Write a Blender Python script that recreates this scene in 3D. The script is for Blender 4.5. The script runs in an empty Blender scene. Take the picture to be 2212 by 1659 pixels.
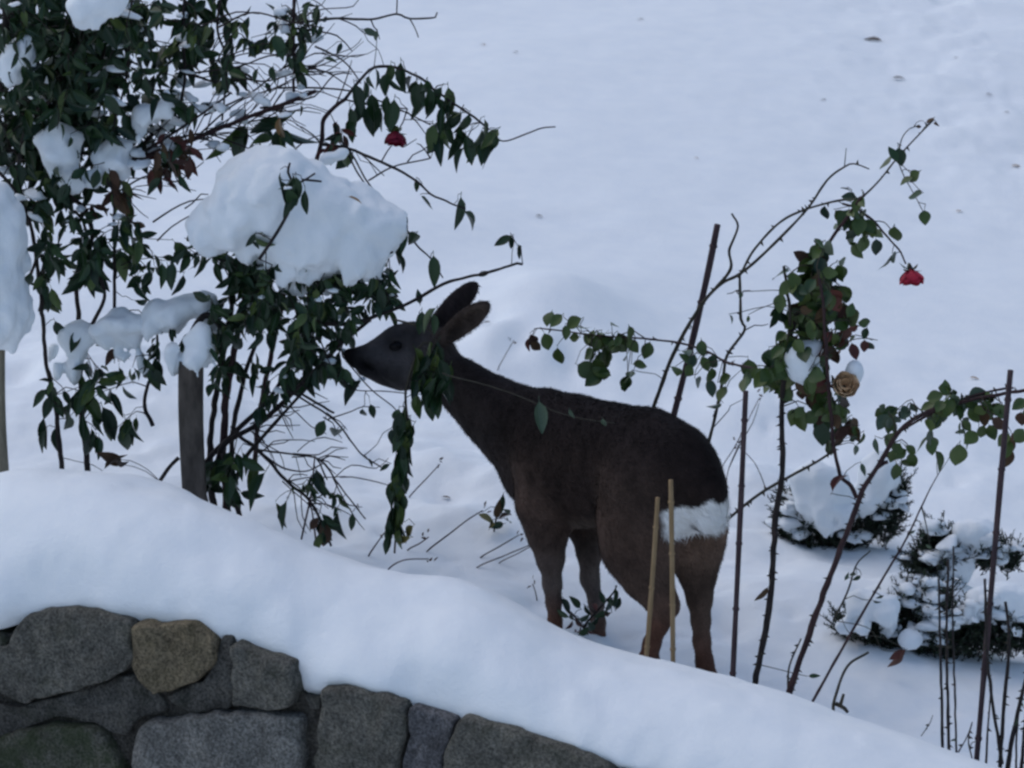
import bpy, math, random
import numpy as np
from mathutils import Vector, Matrix

random.seed(11)
RNG = np.random.default_rng(7)
scene = bpy.context.scene
C = scene.collection

# ------------------------------------------------------------------ camera
CAM = np.array([0.0, -12.0, 4.3])
PITCH = math.radians(17.0)
LENS = 155.7
cam_d = bpy.data.cameras.new('camera')
cam_d.sensor_width = 36.0
cam_d.lens = LENS
cam_d.clip_end = 2000
cam_d.dof.use_dof = True
cam_d.dof.focus_distance = 12.1
cam_d.dof.aperture_fstop = 7.0
cam = bpy.data.objects.new('camera', cam_d)
C.objects.link(cam)
cam.location = CAM
cam.rotation_euler = (math.pi / 2 - PITCH, 0, 0)
scene.camera = cam

# ------------------------------------------------------------------ sky, sun, exposure
SUN_EL, SUN_AZ = math.radians(60), math.radians(-62)
world = bpy.data.worlds.new('World')
scene.world = world
world.use_nodes = True
wn = world.node_tree
bg = wn.nodes['Background']
sky = wn.nodes.new('ShaderNodeTexSky')
sky.sky_type = 'NISHITA'
sky.sun_disc = False
sky.sun_elevation = SUN_EL
sky.sun_rotation = SUN_AZ
sky.air_density = 1.0
sky.dust_density = 1.4
wn.links.new(sky.outputs[0], bg.inputs[0])
bg.inputs[1].default_value = 0.13
sun_d = bpy.data.lights.new('sun', 'SUN')
sun_d.energy = 0.6
sun_d.angle = math.radians(70)
sun_d.color = (1.0, 0.95, 0.9)
sun = bpy.data.objects.new('sun', sun_d)
C.objects.link(sun)
sd = Vector((math.sin(SUN_AZ) * math.cos(SUN_EL), math.cos(SUN_AZ) * math.cos(SUN_EL), math.sin(SUN_EL)))
sun.rotation_euler = sd.to_track_quat('Z', 'Y').to_euler()
vs = scene.view_settings
vs.view_transform = 'Standard'
vs.look = 'None'
vs.exposure = 0.18
vs.gamma = 1.0
scene.cycles.max_bounces = 8
scene.cycles.diffuse_bounces = 4
scene.cycles.filter_width = 2.6
scene.cycles.use_denoising = True

# ------------------------------------------------------------------ projection helper (F: tracing units, 2212 wide)
FOC = LENS / 36.0 * 2212.0
FWD = np.array([0, math.cos(PITCH), -math.sin(PITCH)])
UPV = np.array([0, math.sin(PITCH), math.cos(PITCH)])
def ray(x, y):
    d = FWD + np.array([1.0, 0, 0]) * (x - 1106.0) / FOC + UPV * (829.5 - y) / FOC
    return d
def P(x, y, Y):
    d = ray(x, y)
    return CAM + d * ((Y - CAM[1]) / d[1])
def onplane(x, y, c, n):
    d = ray(x, y)
    return CAM + d * (np.dot(c - CAM, n) / np.dot(d, n))
def proj(p):
    q = np.asarray(p) - CAM
    z = q @ FWD
    return 1106.0 + q[..., 0] / z * FOC, 829.5 - (q @ UPV) / z * FOC

# ------------------------------------------------------------------ noise
def _hash(ix, iy, iz, seed):
    h = (ix * 374761393 + iy * 668265263 + iz * 2147483647 + seed * 1274126177) & 0xFFFFFFFF
    h = ((h ^ (h >> 13)) * 1274126177) & 0xFFFFFFFF
    h = h ^ (h >> 16)
    return (h & 0xFFFF) / 65535.0
def vnoise(p, seed=0):
    p = np.asarray(p, float)
    i = np.floor(p).astype(np.int64)
    f = p - i
    f = f * f * f * (f * (f * 6 - 15) + 10)
    r = 0
    for dx in (0, 1):
        wx = f[..., 0] if dx else 1 - f[..., 0]
        for dy in (0, 1):
            wy = f[..., 1] if dy else 1 - f[..., 1]
            for dz in (0, 1):
                wz = f[..., 2] if dz else 1 - f[..., 2]
                r = r + wx * wy * wz * _hash(i[..., 0] + dx, i[..., 1] + dy, i[..., 2] + dz, seed)
    return r * 2 - 1
def fbm(p, octv=3, seed=0):
    a, s, r = 1.0, 1.0, 0
    for k in range(octv):
        r = r + a * vnoise(np.asarray(p) * s, seed + k * 17)
        a *= 0.5
        s *= 2.03
    return r

# ------------------------------------------------------------------ object helpers
def mesh_obj(name, verts, faces, mat, parent=None, smooth=True):
    me = bpy.data.meshes.new(name)
    me.from_pydata([tuple(map(float, v)) for v in verts], [], [tuple(map(int, f)) for f in faces])
    if smooth:
        me.polygons.foreach_set('use_smooth', [True] * len(me.polygons))
    me.update()
    if mat:
        me.materials.append(mat)
    o = bpy.data.objects.new(name, me)
    C.objects.link(o)
    if parent:
        o.parent = parent
        o.matrix_parent_inverse = Matrix.Translation(-parent.location)
    return o
def thing(name, label, cat, loc, group=None):
    o = bpy.data.objects.new(name, None)
    o.empty_display_size = 0.05
    C.objects.link(o)
    o.location = Vector([float(v) for v in loc])
    tag(o, label, cat, group)
    return o
def tag(o, label, cat, group=None):
    o['label'] = label
    o['category'] = cat
    if group:
        o['group'] = group
    return o

# ------------------------------------------------------------------ materials
def new_mat(name):
    m = bpy.data.materials.new(name)
    m.use_nodes = True
    nt = m.node_tree
    return m, nt, nt.nodes['Principled BSDF']
def nd(nt, t, **kw):
    n = nt.nodes.new(t)
    for k, v in kw.items():
        setattr(n, k, v)
    return n
def ramp(nt, fac, stops):
    r = nt.nodes.new('ShaderNodeValToRGB')
    e = r.color_ramp.elements
    while len(e) > 1:
        e.remove(e[-1])
    e[0].position, e[0].color = stops[0][0], (*stops[0][1], 1)
    for p, c in stops[1:]:
        k = e.new(p)
        k.color = (*c, 1)
    nt.links.new(fac, r.inputs[0])
    return r.outputs[0]
def noise_tex(nt, scale, detail=4, rough=0.55, co=None):
    n = nt.nodes.new('ShaderNodeTexNoise')
    n.inputs['Scale'].default_value = scale
    n.inputs['Detail'].default_value = detail
    n.inputs['Roughness'].default_value = rough
    if co:
        nt.links.new(co, n.inputs['Vector'])
    return n
def bump(nt, bsdf, h, strength, dist):
    b = nt.nodes.new('ShaderNodeBump')
    b.inputs['Strength'].default_value = strength
    b.inputs['Distance'].default_value = dist
    nt.links.new(h, b.inputs['Height'])
    nt.links.new(b.outputs[0], bsdf.inputs['Normal'])

def snow_material():
    m, nt, b = new_mat('snow')
    co = nd(nt, 'ShaderNodeTexCoord').outputs['Object']
    n = noise_tex(nt, 9, 5, 0.6, co)
    nt.links.new(ramp(nt, n.outputs[0], [(0.3, (0.79, 0.835, 0.87)), (0.7, (0.85, 0.885, 0.90))]), b.inputs['Base Color'])
    b.inputs['Roughness'].default_value = 0.75
    b.inputs['Specular IOR Level'].default_value = 0.2
    n2 = noise_tex(nt, 60, 6, 0.7, co)
    bump(nt, b, n2.outputs[0], 0.35, 0.01)
    return m
SNOW = snow_material()

def leaf_material(name, a, bcol, under, rough=0.42):
    m, nt, b = new_mat(name)
    oi = nd(nt, 'ShaderNodeObjectInfo')
    gm = nd(nt, 'ShaderNodeNewGeometry')
    ad = nd(nt, 'ShaderNodeMath', operation='ADD')
    nt.links.new(oi.outputs['Random'], ad.inputs[0])
    nt.links.new(gm.outputs['Random Per Island'], ad.inputs[1])
    fr = nd(nt, 'ShaderNodeMath', operation='FRACT')
    nt.links.new(ad.outputs[0], fr.inputs[0])
    col = ramp(nt, fr.outputs[0], [(0.0, a), (1.0, bcol)])
    uv = nd(nt, 'ShaderNodeTexCoord').outputs['Object']
    n = noise_tex(nt, 35, 3, 0.6, uv)
    mx = nd(nt, 'ShaderNodeMixRGB', blend_type='MULTIPLY')
    mx.inputs[0].default_value = 0.7
    nt.links.new(col, mx.inputs[1])
    nt.links.new(ramp(nt, n.outputs[0], [(0.3, (0.5, 0.5, 0.45)), (0.7, (1.2, 1.15, 1.0))]), mx.inputs[2])
    mu = nd(nt, 'ShaderNodeMixRGB')
    nt.links.new(gm.outputs['Backfacing'], mu.inputs[0])
    nt.links.new(mx.outputs[0], mu.inputs[1])
    mu.inputs[2].default_value = (*under, 1)
    nt.links.new(mu.outputs[0], b.inputs['Base Color'])
    b.inputs['Roughness'].default_value = rough
    b.inputs['Specular IOR Level'].default_value = 0.35
    return m
LEAF = {
    'dark': leaf_material('leaf_dark', (0.008, 0.026, 0.014), (0.026, 0.062, 0.022), (0.035, 0.06, 0.03)),
    'mid': leaf_material('leaf_mid', (0.036, 0.075, 0.018), (0.085, 0.125, 0.034), (0.08, 0.105, 0.045)),
    'grey': leaf_material('leaf_greygreen', (0.05, 0.085, 0.055), (0.08, 0.12, 0.08), (0.08, 0.1, 0.07)),
    'brown': leaf_material('leaf_brown', (0.05, 0.018, 0.014), (0.085, 0.05, 0.022), (0.06, 0.04, 0.03), 0.7),
    'red': leaf_material('leaf_red', (0.075, 0.016, 0.016), (0.12, 0.035, 0.025), (0.09, 0.04, 0.03), 0.6),
    'tan': leaf_material('leaf_tan', (0.28, 0.17, 0.08), (0.36, 0.22, 0.13), (0.3, 0.2, 0.12), 0.8),
    'yellow': leaf_material('leaf_yellow', (0.20, 0.17, 0.05), (0.28, 0.24, 0.08), (0.2, 0.18, 0.08), 0.7),
}
def bark_material(name, a, bcol, scale=60, rough=0.8):
    m, nt, b = new_mat(name)
    co = nd(nt, 'ShaderNodeTexCoord').outputs['Object']
    mp = nd(nt, 'ShaderNodeMapping')
    mp.inputs['Scale'].default_value = (1, 1, 0.3)
    nt.links.new(co, mp.inputs[0])
    n = noise_tex(nt, scale, 5, 0.65, mp.outputs[0])
    nt.links.new(ramp(nt, n.outputs[0], [(0.3, a), (0.7, bcol)]), b.inputs['Base Color'])
    b.inputs['Roughness'].default_value = rough
    b.inputs['Specular IOR Level'].default_value = 0.2
    bump(nt, b, n.outputs[0], 0.6, 0.003)
    return m
BARK = bark_material('bark_dark', (0.012, 0.010, 0.011), (0.040, 0.031, 0.028))
BARKR = bark_material('bark_reddish', (0.025, 0.013, 0.015), (0.06, 0.034, 0.033))
CANE = bark_material('cane_greenbrown', (0.03, 0.028, 0.022), (0.06, 0.052, 0.036))
BAMBOO_D = bark_material('bamboo_dark', (0.03, 0.020, 0.024), (0.08, 0.052, 0.054), 45)
BAMBOO_P = bark_material('bamboo_pale', (0.20, 0.135, 0.07), (0.30, 0.21, 0.115), 45)
POST = bark_material('post_wood', (0.05, 0.042, 0.036), (0.12, 0.10, 0.085), 35, 0.9)
POST_P = bark_material('post_wood_pale', (0.16, 0.14, 0.10), (0.27, 0.24, 0.18), 35, 0.9)

# ------------------------------------------------------------------ signed-distance modelling
def surface_nets(phi, org, h):
    s = phi < 0
    nx, ny, nz = phi.shape
    cnt = np.zeros((nx - 1, ny - 1, nz - 1), np.int8)
    for dx in (0, 1):
        for dy in (0, 1):
            for dz in (0, 1):
                cnt += s[dx:nx - 1 + dx, dy:ny - 1 + dy, dz:nz - 1 + dz]
    act = np.argwhere((cnt > 0) & (cnt < 8))
    idx = -np.ones(cnt.shape, np.int64)
    idx[tuple(act.T)] = np.arange(len(act))
    acc = np.zeros((len(act), 3))
    num = np.zeros(len(act))
    for ax in range(3):
        e = np.zeros(3, int); e[ax] = 1
        o1, o2 = [k for k in range(3) if k != ax]
        for a in (0, 1):
            for b in (0, 1):
                off = np.zeros(3, int); off[o1] = a; off[o2] = b
                q0 = act + off
                q1 = q0 + e
                v0 = phi[tuple(q0.T)]; v1 = phi[tuple(q1.T)]
                m = (v0 < 0) != (v1 < 0)
                t = np.where(m, v0 / np.where(m, v0 - v1, 1), 0)
                pt = off + e * t[:, None]
                acc += pt * m[:, None]
                num += m
    verts = (act + acc / num[:, None]) * h + org
    faces = []
    for ax in range(3):
        o1, o2 = (ax + 1) % 3, (ax + 2) % 3
        sl0 = [slice(1, -1)] * 3; sl1 = [slice(1, -1)] * 3
        sl0[ax] = slice(0, -1); sl1[ax] = slice(1, None)
        a, b = s[tuple(sl0)], s[tuple(sl1)]
        ed = np.argwhere(a != b)
        base = np.ones(3, int); base[ax] = 0
        q = ed + base
        flip = a[tuple(ed.T)]
        e1 = np.zeros(3, int); e1[o1] = 1
        e2 = np.zeros(3, int); e2[o2] = 1
        def cid(c):
            return idx[tuple(c.T)]
        f = np.stack([cid(q - e1 - e2), cid(q - e2), cid(q), cid(q - e1)], 1)
        f[~flip] = f[~flip][:, ::-1]
        faces.append(f)
    faces = np.concatenate(faces)
    faces = faces[(faces >= 0).all(1)]
    return verts, faces

class SDF:
    def __init__(self):
        self.prims = []
    def cone(self, p1, r1, p2, r2, k=0.03, col=(1, 1, 1), lat=None):
        self.prims.append(('cone', np.array(p1, float), r1, np.array(p2, float), r2, k, col, lat))
    def chain(self, pts, k=0.03, col=(1, 1, 1), lat=None):
        for (p, r), (q, s) in zip(pts[:-1], pts[1:]):
            self.cone(p, r, q, s, k, col, lat)
    def ell(self, c, axes, radii, k=0.03, col=(1, 1, 1), sub=False):
        self.prims.append(('ell', np.array(c, float), np.array(axes, float), np.array(radii, float), k, col, sub))
    def bounds(self):
        lo, hi = [], []
        for p in self.prims:
            if p[0] == 'cone':
                r = max(p[2], p[4])
                lo.append(np.minimum(p[1], p[3]) - r); hi.append(np.maximum(p[1], p[3]) + r)
            elif not p[6]:
                r = max(p[3])
                lo.append(p[1] - r); hi.append(p[1] + r)
        return np.min(lo, 0), np.max(hi, 0)
    @staticmethod
    def dist(p, X):
        if p[0] == 'cone':
            _, a, r1, b, r2, k, col, lat = p
            if lat is not None:
                c, l, f = lat
                w = (X - c) @ l
                X = X + (w * (f - 1))[..., None] * l
                a = a + l * (np.dot(a - c, l) * (f - 1)); b = b + l * (np.dot(b - c, l) * (f - 1))
            ab = b - a
            t = np.clip(((X - a) @ ab) / max(ab @ ab, 1e-9), 0, 1)
            return np.linalg.norm(X - a - t[..., None] * ab, axis=-1) - (r1 + (r2 - r1) * t)
        _, c, A, R, k, col, sub = p
        q = (X - c) @ A.T
        k0 = np.linalg.norm(q / R, axis=-1)
        k1 = np.linalg.norm(q / (R * R), axis=-1)
        return k0 * (k0 - 1) / np.maximum(k1, 1e-6)
    def mesh(self, h, disp=None, margin=0.04):
        lo, hi = self.bounds()
        lo = lo - margin; hi = hi + margin
        n = np.ceil((hi - lo) / h).astype(int) + 1
        phi = np.full(n, 0.3)
        ax = [lo[i] + np.arange(n[i]) * h for i in range(3)]
        for p in self.prims:
            if p[0] == 'cone':
                r = max(p[2], p[4]); k = p[5]
                a = np.minimum(p[1], p[3]) - r * 1.05 - k - 3 * h; b = np.maximum(p[1], p[3]) + r * 1.05 + k + 3 * h
                sub = False
            else:
                r = max(p[3]); k = p[4]
                a = p[1] - r - k - 3 * h; b = p[1] + r + k + 3 * h
                sub = p[6]
            i0 = np.clip(((a - lo) / h).astype(int), 0, n - 1); i1 = np.clip(((b - lo) / h).astype(int) + 2, 1, n)
            sl = tuple(slice(i0[i], i1[i]) for i in range(3))
            X = np.stack(np.meshgrid(ax[0][sl[0]], ax[1][sl[1]], ax[2][sl[2]], indexing='ij'), -1)
            d = self.dist(p, X)
            o = phi[sl]
            if sub:
                hh = np.maximum(k - np.abs(o + d), 0) / k
                phi[sl] = np.maximum(o, -d) + hh * hh * k * 0.25
            else:
                hh = np.maximum(k - np.abs(o - d), 0) / k
                phi[sl] = np.minimum(o, d) - hh * hh * k * 0.25
        if disp:
            X = np.stack(np.meshgrid(*ax, indexing='ij'), -1)
            near = np.abs(phi) < 0.08
            phi[near] += disp(X[near])
        return surface_nets(phi, lo, h)
    def colors(self, V, w=0.015):
        S = 0; W = 0
        for p in self.prims:
            d = self.dist(p, V)
            col = p[6] if p[0] == 'cone' else p[5]
            wt = np.exp(-np.clip(d, -0.02, 1) / w) * (5 if p[0] == 'ell' and p[6] else 1)
            S = S + wt[:, None] * np.array(col); W = W + wt
        return S / W[:, None]

# ------------------------------------------------------------------ tubes
def smooth_poly(pts, rad, step=0.012):
    pts = np.array(pts, float); rad = np.array(rad, float)
    n = len(pts)
    if n == 2:
        m = max(2, int(np.linalg.norm(pts[1] - pts[0]) / step))
        t = np.linspace(0, 1, m + 1)[:, None]
        return pts[0] * (1 - t) + pts[1] * t, (rad[0] * (1 - t[:, 0]) + rad[1] * t[:, 0])
    ext = np.vstack([2 * pts[0] - pts[1], pts, 2 * pts[-1] - pts[-2]])
    out, ro = [], []
    for i in range(n - 1):
        p0, p1, p2, p3 = ext[i:i + 4]
        m = max(1, int(np.linalg.norm(p2 - p1) / step))
        for j in range(m):
            t = j / m
            out.append(0.5 * ((2 * p1) + (-p0 + p2) * t + (2 * p0 - 5 * p1 + 4 * p2 - p3) * t * t + (-p0 + 3 * p1 - 3 * p2 + p3) * t ** 3))
            ro.append(rad[i] * (1 - t) + rad[i + 1] * t)
    out.append(pts[-1]); ro.append(rad[-1])
    return np.array(out), np.array(ro)
def tube(verts, faces, path, rad, sides=6, cap=True):
    path = np.asarray(path); n = len(path)
    tan = np.gradient(path, axis=0)
    tan /= np.linalg.norm(tan, axis=1)[:, None] + 1e-9
    ref = np.array([0.31, 0.17, 0.93])
    if abs(tan[0] @ ref) > 0.9:
        ref = np.array([0.9, 0.3, 0.1])
    u = np.cross(tan[0], ref); u /= np.linalg.norm(u)
    b0 = len(verts)
    for i in range(n):
        u = u - tan[i] * (u @ tan[i]); u /= np.linalg.norm(u) + 1e-9
        v = np.cross(tan[i], u)
        for k in range(sides):
            a = 2 * math.pi * k / sides
            verts.append(path[i] + (u * math.cos(a) + v * math.sin(a)) * rad[i])
    for i in range(n - 1):
        for k in range(sides):
            k2 = (k + 1) % sides
            faces.append((b0 + i * sides + k, b0 + i * sides + k2, b0 + (i + 1) * sides + k2, b0 + (i + 1) * sides + k))
    if cap:
        faces.append(tuple(b0 + k for k in reversed(range(sides))))
        faces.append(tuple(b0 + (n - 1) * sides + k for k in range(sides)))

# ================================================================== GROUND
RIDGE = [(-400, 1060), (0, 1025), (100, 1015), (200, 1015), (300, 1030), (370, 1050), (450, 1085), (560, 1130), (650, 1170), (780, 1215),
         (850, 1238), (1000, 1250), (1090, 1283), (1180, 1342), (1240, 1375), (1400, 1420), (1550, 1455), (1700, 1500), (1830, 1545),
         (2000, 1600), (2100, 1640), (2212, 1675), (2600, 1810)]
FRONT = [(-400, 1300), (0, 1360), (60, 1342), (170, 1337), (300, 1348), (380, 1370), (430, 1366), (470, 1390), (510, 1392), (630, 1450), (652, 1495),
         (690, 1508), (730, 1500), (760, 1500), (890, 1535), (990, 1565), (1120, 1595), (1270, 1640), (1330, 1662), (2212, 1960), (2600, 2090)]
def Yfront(X):
    return -0.8 - 1.3 * X / 2212.0
R3 = np.array([P(x, y, Yfront(x) + 0.5) for x, y in RIDGE])
F3 = np.array([P(x, y, Yfront(x)) for x, y in FRONT])
def smooth_interp(x, xs, ys, w=0.05):
    r = 0
    for o in (-1.2, -0.6, 0, 0.6, 1.2):
        r = r + np.interp(x + o * w, xs, ys)
    return r / 5
def ridge_at(x):
    return smooth_interp(x, R3[:, 0], R3[:, 1], 0.06), smooth_interp(x, R3[:, 0], R3[:, 2], 0.06)
def front_at(x):
    return smooth_interp(x, F3[:, 0], F3[:, 1], 0.012), smooth_interp(x, F3[:, 0], F3[:, 2], 0.012)
def sstep(a, b, x):
    t = np.clip((x - a) / (b - a), 0, 1)
    return t * t * (3 - 2 * t)
MOUNDS = []   # (x, y, rx, ry, h)
def lawn(x, y):
    x = np.asarray(x, float); y = np.asarray(y, float)
    tilt = 1 - sstep(1.0, 7.0, y)
    z = -0.01 - 0.085 * np.clip(x, -6, 6) * tilt + 0.012 * np.clip(y, -2, 40)
    q = np.stack([x, y, 0 * x], -1)
    z = z + 0.016 * fbm(q * 1.1, 3, 3) + 0.004 * fbm(q * np.array([4.2, 5.5, 1]), 3, 9)
    z = z + (1 - sstep(1.5, 3.5, y)) * 0.012 * fbm(q * 5.5, 3, 41)
    rough = sstep(0.6, 2.4, x) * sstep(3.0, 6.0, y)
    z = z + rough * 0.022 * fbm(q * 5.0, 3, 21)
    for mx, my, rx, ry, h in MOUNDS:
        d = ((x - mx) / rx) ** 2 + ((y - my) / ry) ** 2
        z = z + h * np.exp(-d)
    return z
def ground_z(x, y):
    x = np.asarray(x, float); y = np.asarray(y, float)
    yr, zr = ridge_at(x)
    zl = lawn(x, y)
    d = y - yr
    w = sstep(0.0, 0.55, d)
    cap = zr - 0.34 * np.clip(d, -0.05, 2)
    return np.where(d < 0, zr, cap * (1 - w) + zl * w)
def G(X, Y, y0=-1.9, y1=30):
    d = ray(X, Y)
    ys = np.concatenate([np.linspace(y0, 3, 500), np.linspace(3, y1, 600)])
    t = (ys - CAM[1]) / d[1]
    pts = CAM + t[:, None] * d
    gz = ground_z(pts[:, 0], pts[:, 1])
    yr, zr = ridge_at(pts[:, 0])
    ok = (pts[:, 2] < gz) & (ys > yr + 0.01)
    i = int(np.argmax(ok))
    return np.array([pts[i, 0], pts[i, 1], float(gz[i])])
def gp(x, y):
    return np.array([x, y, float(ground_z(x, y))])

for X, Y, rx, ry, h in [(1190, 690, 0.28, 0.4, 0.15), (1130, 770, 0.14, 0.2, 0.06), (1290, 800, 0.2, 0.2, 0.06), (930, 1010, 0.14, 0.15, 0.05), (1110, 1040, 0.16, 0.15, 0.05), (1600, 1180, 0.14, 0.12, 0.05), (1640, 900, 0.2, 0.2, 0.06), (1060, 760, 0.16, 0.2, 0.07), (1010, 1130, 0.22, 0.2, 0.05), (1720, 1300, 0.25, 0.22, 0.05),
                        (1960, 1290, 0.16, 0.14, 0.06), (2080, 1310, 0.14, 0.14, 0.05), (1900, 1420, 0.35, 0.2, 0.05), (240, 830, 0.3, 0.4, 0.10),
                        (1640, 1050, 0.2, 0.2, 0.06), (430, 900, 0.25, 0.3, 0.08), (740, 500, 0.5, 0.6, 0.08), (1300, 200, 1.2, 1.2, 0.06)]:
    g = G(X, Y)
    MOUNDS.append((g[0], g[1], rx, ry, h))
for X, Y, r, h in [(1105, 722, 0.07, 0.05), (1140, 705, 0.06, 0.04), (1235, 772, 0.06, 0.04), (960, 1076, 0.06, 0.03), (822, 985, 0.05, 0.03), (1060, 690, 0.05, 0.03), (45, 800, 0.06, 0.04), (1150, 1290, 0.06, 0.03), (1570, 1350, 0.07, 0.03), (1340, 1390, 0.06, 0.03)]:
    g = G(X, Y)
    MOUNDS.append((g[0], g[1], r, r * 1.6, -h))
for i in range(26):   # small dimples where snow has dropped from twigs
    MOUNDS.append((RNG.uniform(-1.2, 1.5), RNG.uniform(-0.3, 2.2), RNG.uniform(0.02, 0.05), RNG.uniform(0.03, 0.06), -RNG.uniform(0.008, 0.02)))

def build_ground():
    xs = np.concatenate([[-60, -40, -25, -15, -9, -6, -4, -3, -2.4], np.linspace(-2.1, 2.1, 420), [2.4, 3, 4, 6, 9, 15, 25, 40, 60]])
    nb = 26
    back = np.concatenate([np.linspace(0, 2.6, 190)[1:], np.linspace(2.6, 10, 170)[1:], [10.5, 11.5, 13, 16, 20, 30, 45, 70, 120, 200]])
    yr, zr = ridge_at(xs); yf, zf = front_at(xs)
    rows = []
    n1 = np.stack([xs * 5, 0 * xs, 0 * xs + 3], -1)
    bulge = 0.035 + 0.02 * fbm(n1, 2, 5)
    H = zr - zf
    # underside, lip, bulging face, crest, ridge (control points in (y, z), Catmull-Rom)
    ctrl = [(yf + 0.30, zf + 0.0), (yf + 0.04, zf - 0.004), (yf - 0.012, zf + 0.012), (yf - bulge, zf + 0.34 * H), (yf + 0.03, zf + 0.78 * H),
            (yf + 0.17, zr + 0.030), (yf + 0.33, zr + 0.042), (yr, zr), (yr + 0.16, zr - 0.055)]
    cy = np.array([c[0] + 0 * xs for c in ctrl]); cz = np.array([c[1] + 0 * xs for c in ctrl])
    for i in range(0, len(ctrl) - 2):
        i0 = max(i - 1, 0)
        for j in range(7):
            t = j / 7
            def cr(a):
                p0, p1, p2, p3 = a[i0], a[i], a[i + 1], a[i + 2]
                return 0.5 * (2 * p1 + (p2 - p0) * t + (2 * p0 - 5 * p1 + 4 * p2 - p3) * t * t + (3 * p1 - p0 - 3 * p2 + p3) * t ** 3)
            y, z = cr(cy), cr(cz)
            if i > 0:
                q = np.stack([xs * 6, y * 6, z * 6], -1)
                dn = 0.010 * fbm(q, 3, 31)
                y = y - dn * (1 if i < 4 else 0)
                z = z + dn * (1 if i >= 4 else 0.3)
            rows.append((y, z))
    for dd in back:
        y = yr + dd
        rows.append((y, ground_z(xs, y) + 0.0))
    nx = len(xs)
    V = np.array([[xs[k], r[0][k], r[1][k]] for r in rows for k in range(nx)])
    nr = len(rows)
    Fc = [(i * nx + k, i * nx + k + 1, (i + 1) * nx + k + 1, (i + 1) * nx + k) for i in range(nr - 1) for k in range(nx - 1)]
    o = mesh_obj('snow_ground', V, Fc, SNOW)
    o['kind'] = 'structure'
    # lower ground on the near side of the wall
    xs2 = np.linspace(-60, 60, 61); ys2 = np.linspace(-60, 5, 40)
    V = [[x, y, -2.2 + 0.05 * math.sin(x * 3 + y)] for y in ys2 for x in xs2]
    Fc = [(i * 61 + k, i * 61 + k + 1, (i + 1) * 61 + k + 1, (i + 1) * 61 + k) for i in range(39) for k in range(60)]
    o = mesh_obj('lower_ground', V, Fc, SNOW)
    o['kind'] = 'structure'
build_ground()

# ================================================================== STONE WALL
def stone_material(name, a, b2, c, moss=0.0):
    m, nt, b = new_mat(name)
    co = nd(nt, 'ShaderNodeTexCoord').outputs['Object']
    n1 = noise_tex(nt, 7, 6, 0.65, co)
    base = ramp(nt, n1.outputs[0], [(0.3, a), (0.7, b2)])
    n2 = noise_tex(nt, 130, 3, 0.7, co)
    sp = ramp(nt, n2.outputs[0], [(0.36, (0.4, 0.4, 0.4)), (0.5, (1, 1, 1)), (0.66, (1.7, 1.7, 1.72))])
    mx = nd(nt, 'ShaderNodeMixRGB', blend_type='MULTIPLY'); mx.inputs[0].default_value = 0.85
    nt.links.new(base, mx.inputs[1]); nt.links.new(sp, mx.inputs[2])
    n4 = noise_tex(nt, 16, 6, 0.75, co)
    mz = nd(nt, 'ShaderNodeMixRGB', blend_type='MULTIPLY'); mz.inputs[0].default_value = 0.8
    nt.links.new(mx.outputs[0], mz.inputs[1]); nt.links.new(ramp(nt, n4.outputs[0], [(0.32, (0.42, 0.42, 0.40)), (0.5, (0.95, 0.95, 0.93)), (0.7, (1.35, 1.3, 1.2))]), mz.inputs[2])
    mx = mz
    n3 = noise_tex(nt, 11, 5, 0.7, co)
    mk = ramp(nt, n3.outputs[0], [(0.52 - moss * 0.2, (0, 0, 0)), (0.64 - moss * 0.1, (1, 1, 1))])
    mm = nd(nt, 'ShaderNodeMixRGB')
    ml = nd(nt, 'ShaderNodeMath', operation='MULTIPLY'); ml.inputs[1].default_value = 0.35 + 0.4 * moss
    nt.links.new(mk, ml.inputs[0]); nt.links.new(ml.outputs[0], mm.inputs[0])
    nt.links.new(mx.outputs[0], mm.inputs[1]); mm.inputs[2].default_value = (*c, 1)
    nt.links.new(mm.outputs[0], b.inputs['Base Color'])
    b.inputs['Roughness'].default_value = 0.9
    b.inputs['Specular IOR Level'].default_value = 0.2
    ad = nd(nt, 'ShaderNodeMath', operation='ADD')
    nt.links.new(n2.outputs[0], ad.inputs[0]); nt.links.new(noise_tex(nt, 28, 5, 0.6, co).outputs[0], ad.inputs[1])
    bump(nt, b, ad.outputs[0], 0.8, 0.012)
    return m
STONE = {
    'grey': stone_material('granite_grey', (0.085, 0.083, 0.074), (0.15, 0.145, 0.126), (0.03, 0.035, 0.02)),
    'light': stone_material('granite_light', (0.125, 0.126, 0.122), (0.205, 0.203, 0.19), (0.05, 0.055, 0.05)),
    'tan': stone_material('granite_tan', (0.125, 0.102, 0.066), (0.185, 0.155, 0.105), (0.05, 0.045, 0.02)),
    'dark': stone_material('granite_dark', (0.055, 0.054, 0.05), (0.10, 0.097, 0.088), (0.02, 0.025, 0.015)),
    'moss': stone_material('granite_mossy', (0.07, 0.07, 0.06), (0.12, 0.12, 0.10), (0.02, 0.035, 0.01), 0.8),
    'blue': stone_material('granite_blue', (0.085, 0.085, 0.092), (0.14, 0.14, 0.148), (0.03, 0.03, 0.03)),
}
MORTAR = stone_material('mortar', (0.035, 0.033, 0.029), (0.075, 0.07, 0.062), (0.015, 0.02, 0.01))
WA = P(0, 1400, Yfront(0)); WB = P(2212, 1900, Yfront(2212))
wdir = (WB - WA) * np.array([1, 1, 0]); wdir /= np.linalg.norm(wdir)
wnor = np.array([wdir[1], -wdir[0], 0.0])      # towards the camera
if wnor[1] > 0:
    wnor = -wnor
wall = thing('stone_wall', 'rubble granite retaining wall under a thick cushion of snow', 'wall', (0, -1.4, -2.2))
def wall_pt(x, y):
    return onplane(x, y, WA, wnor)
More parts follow.
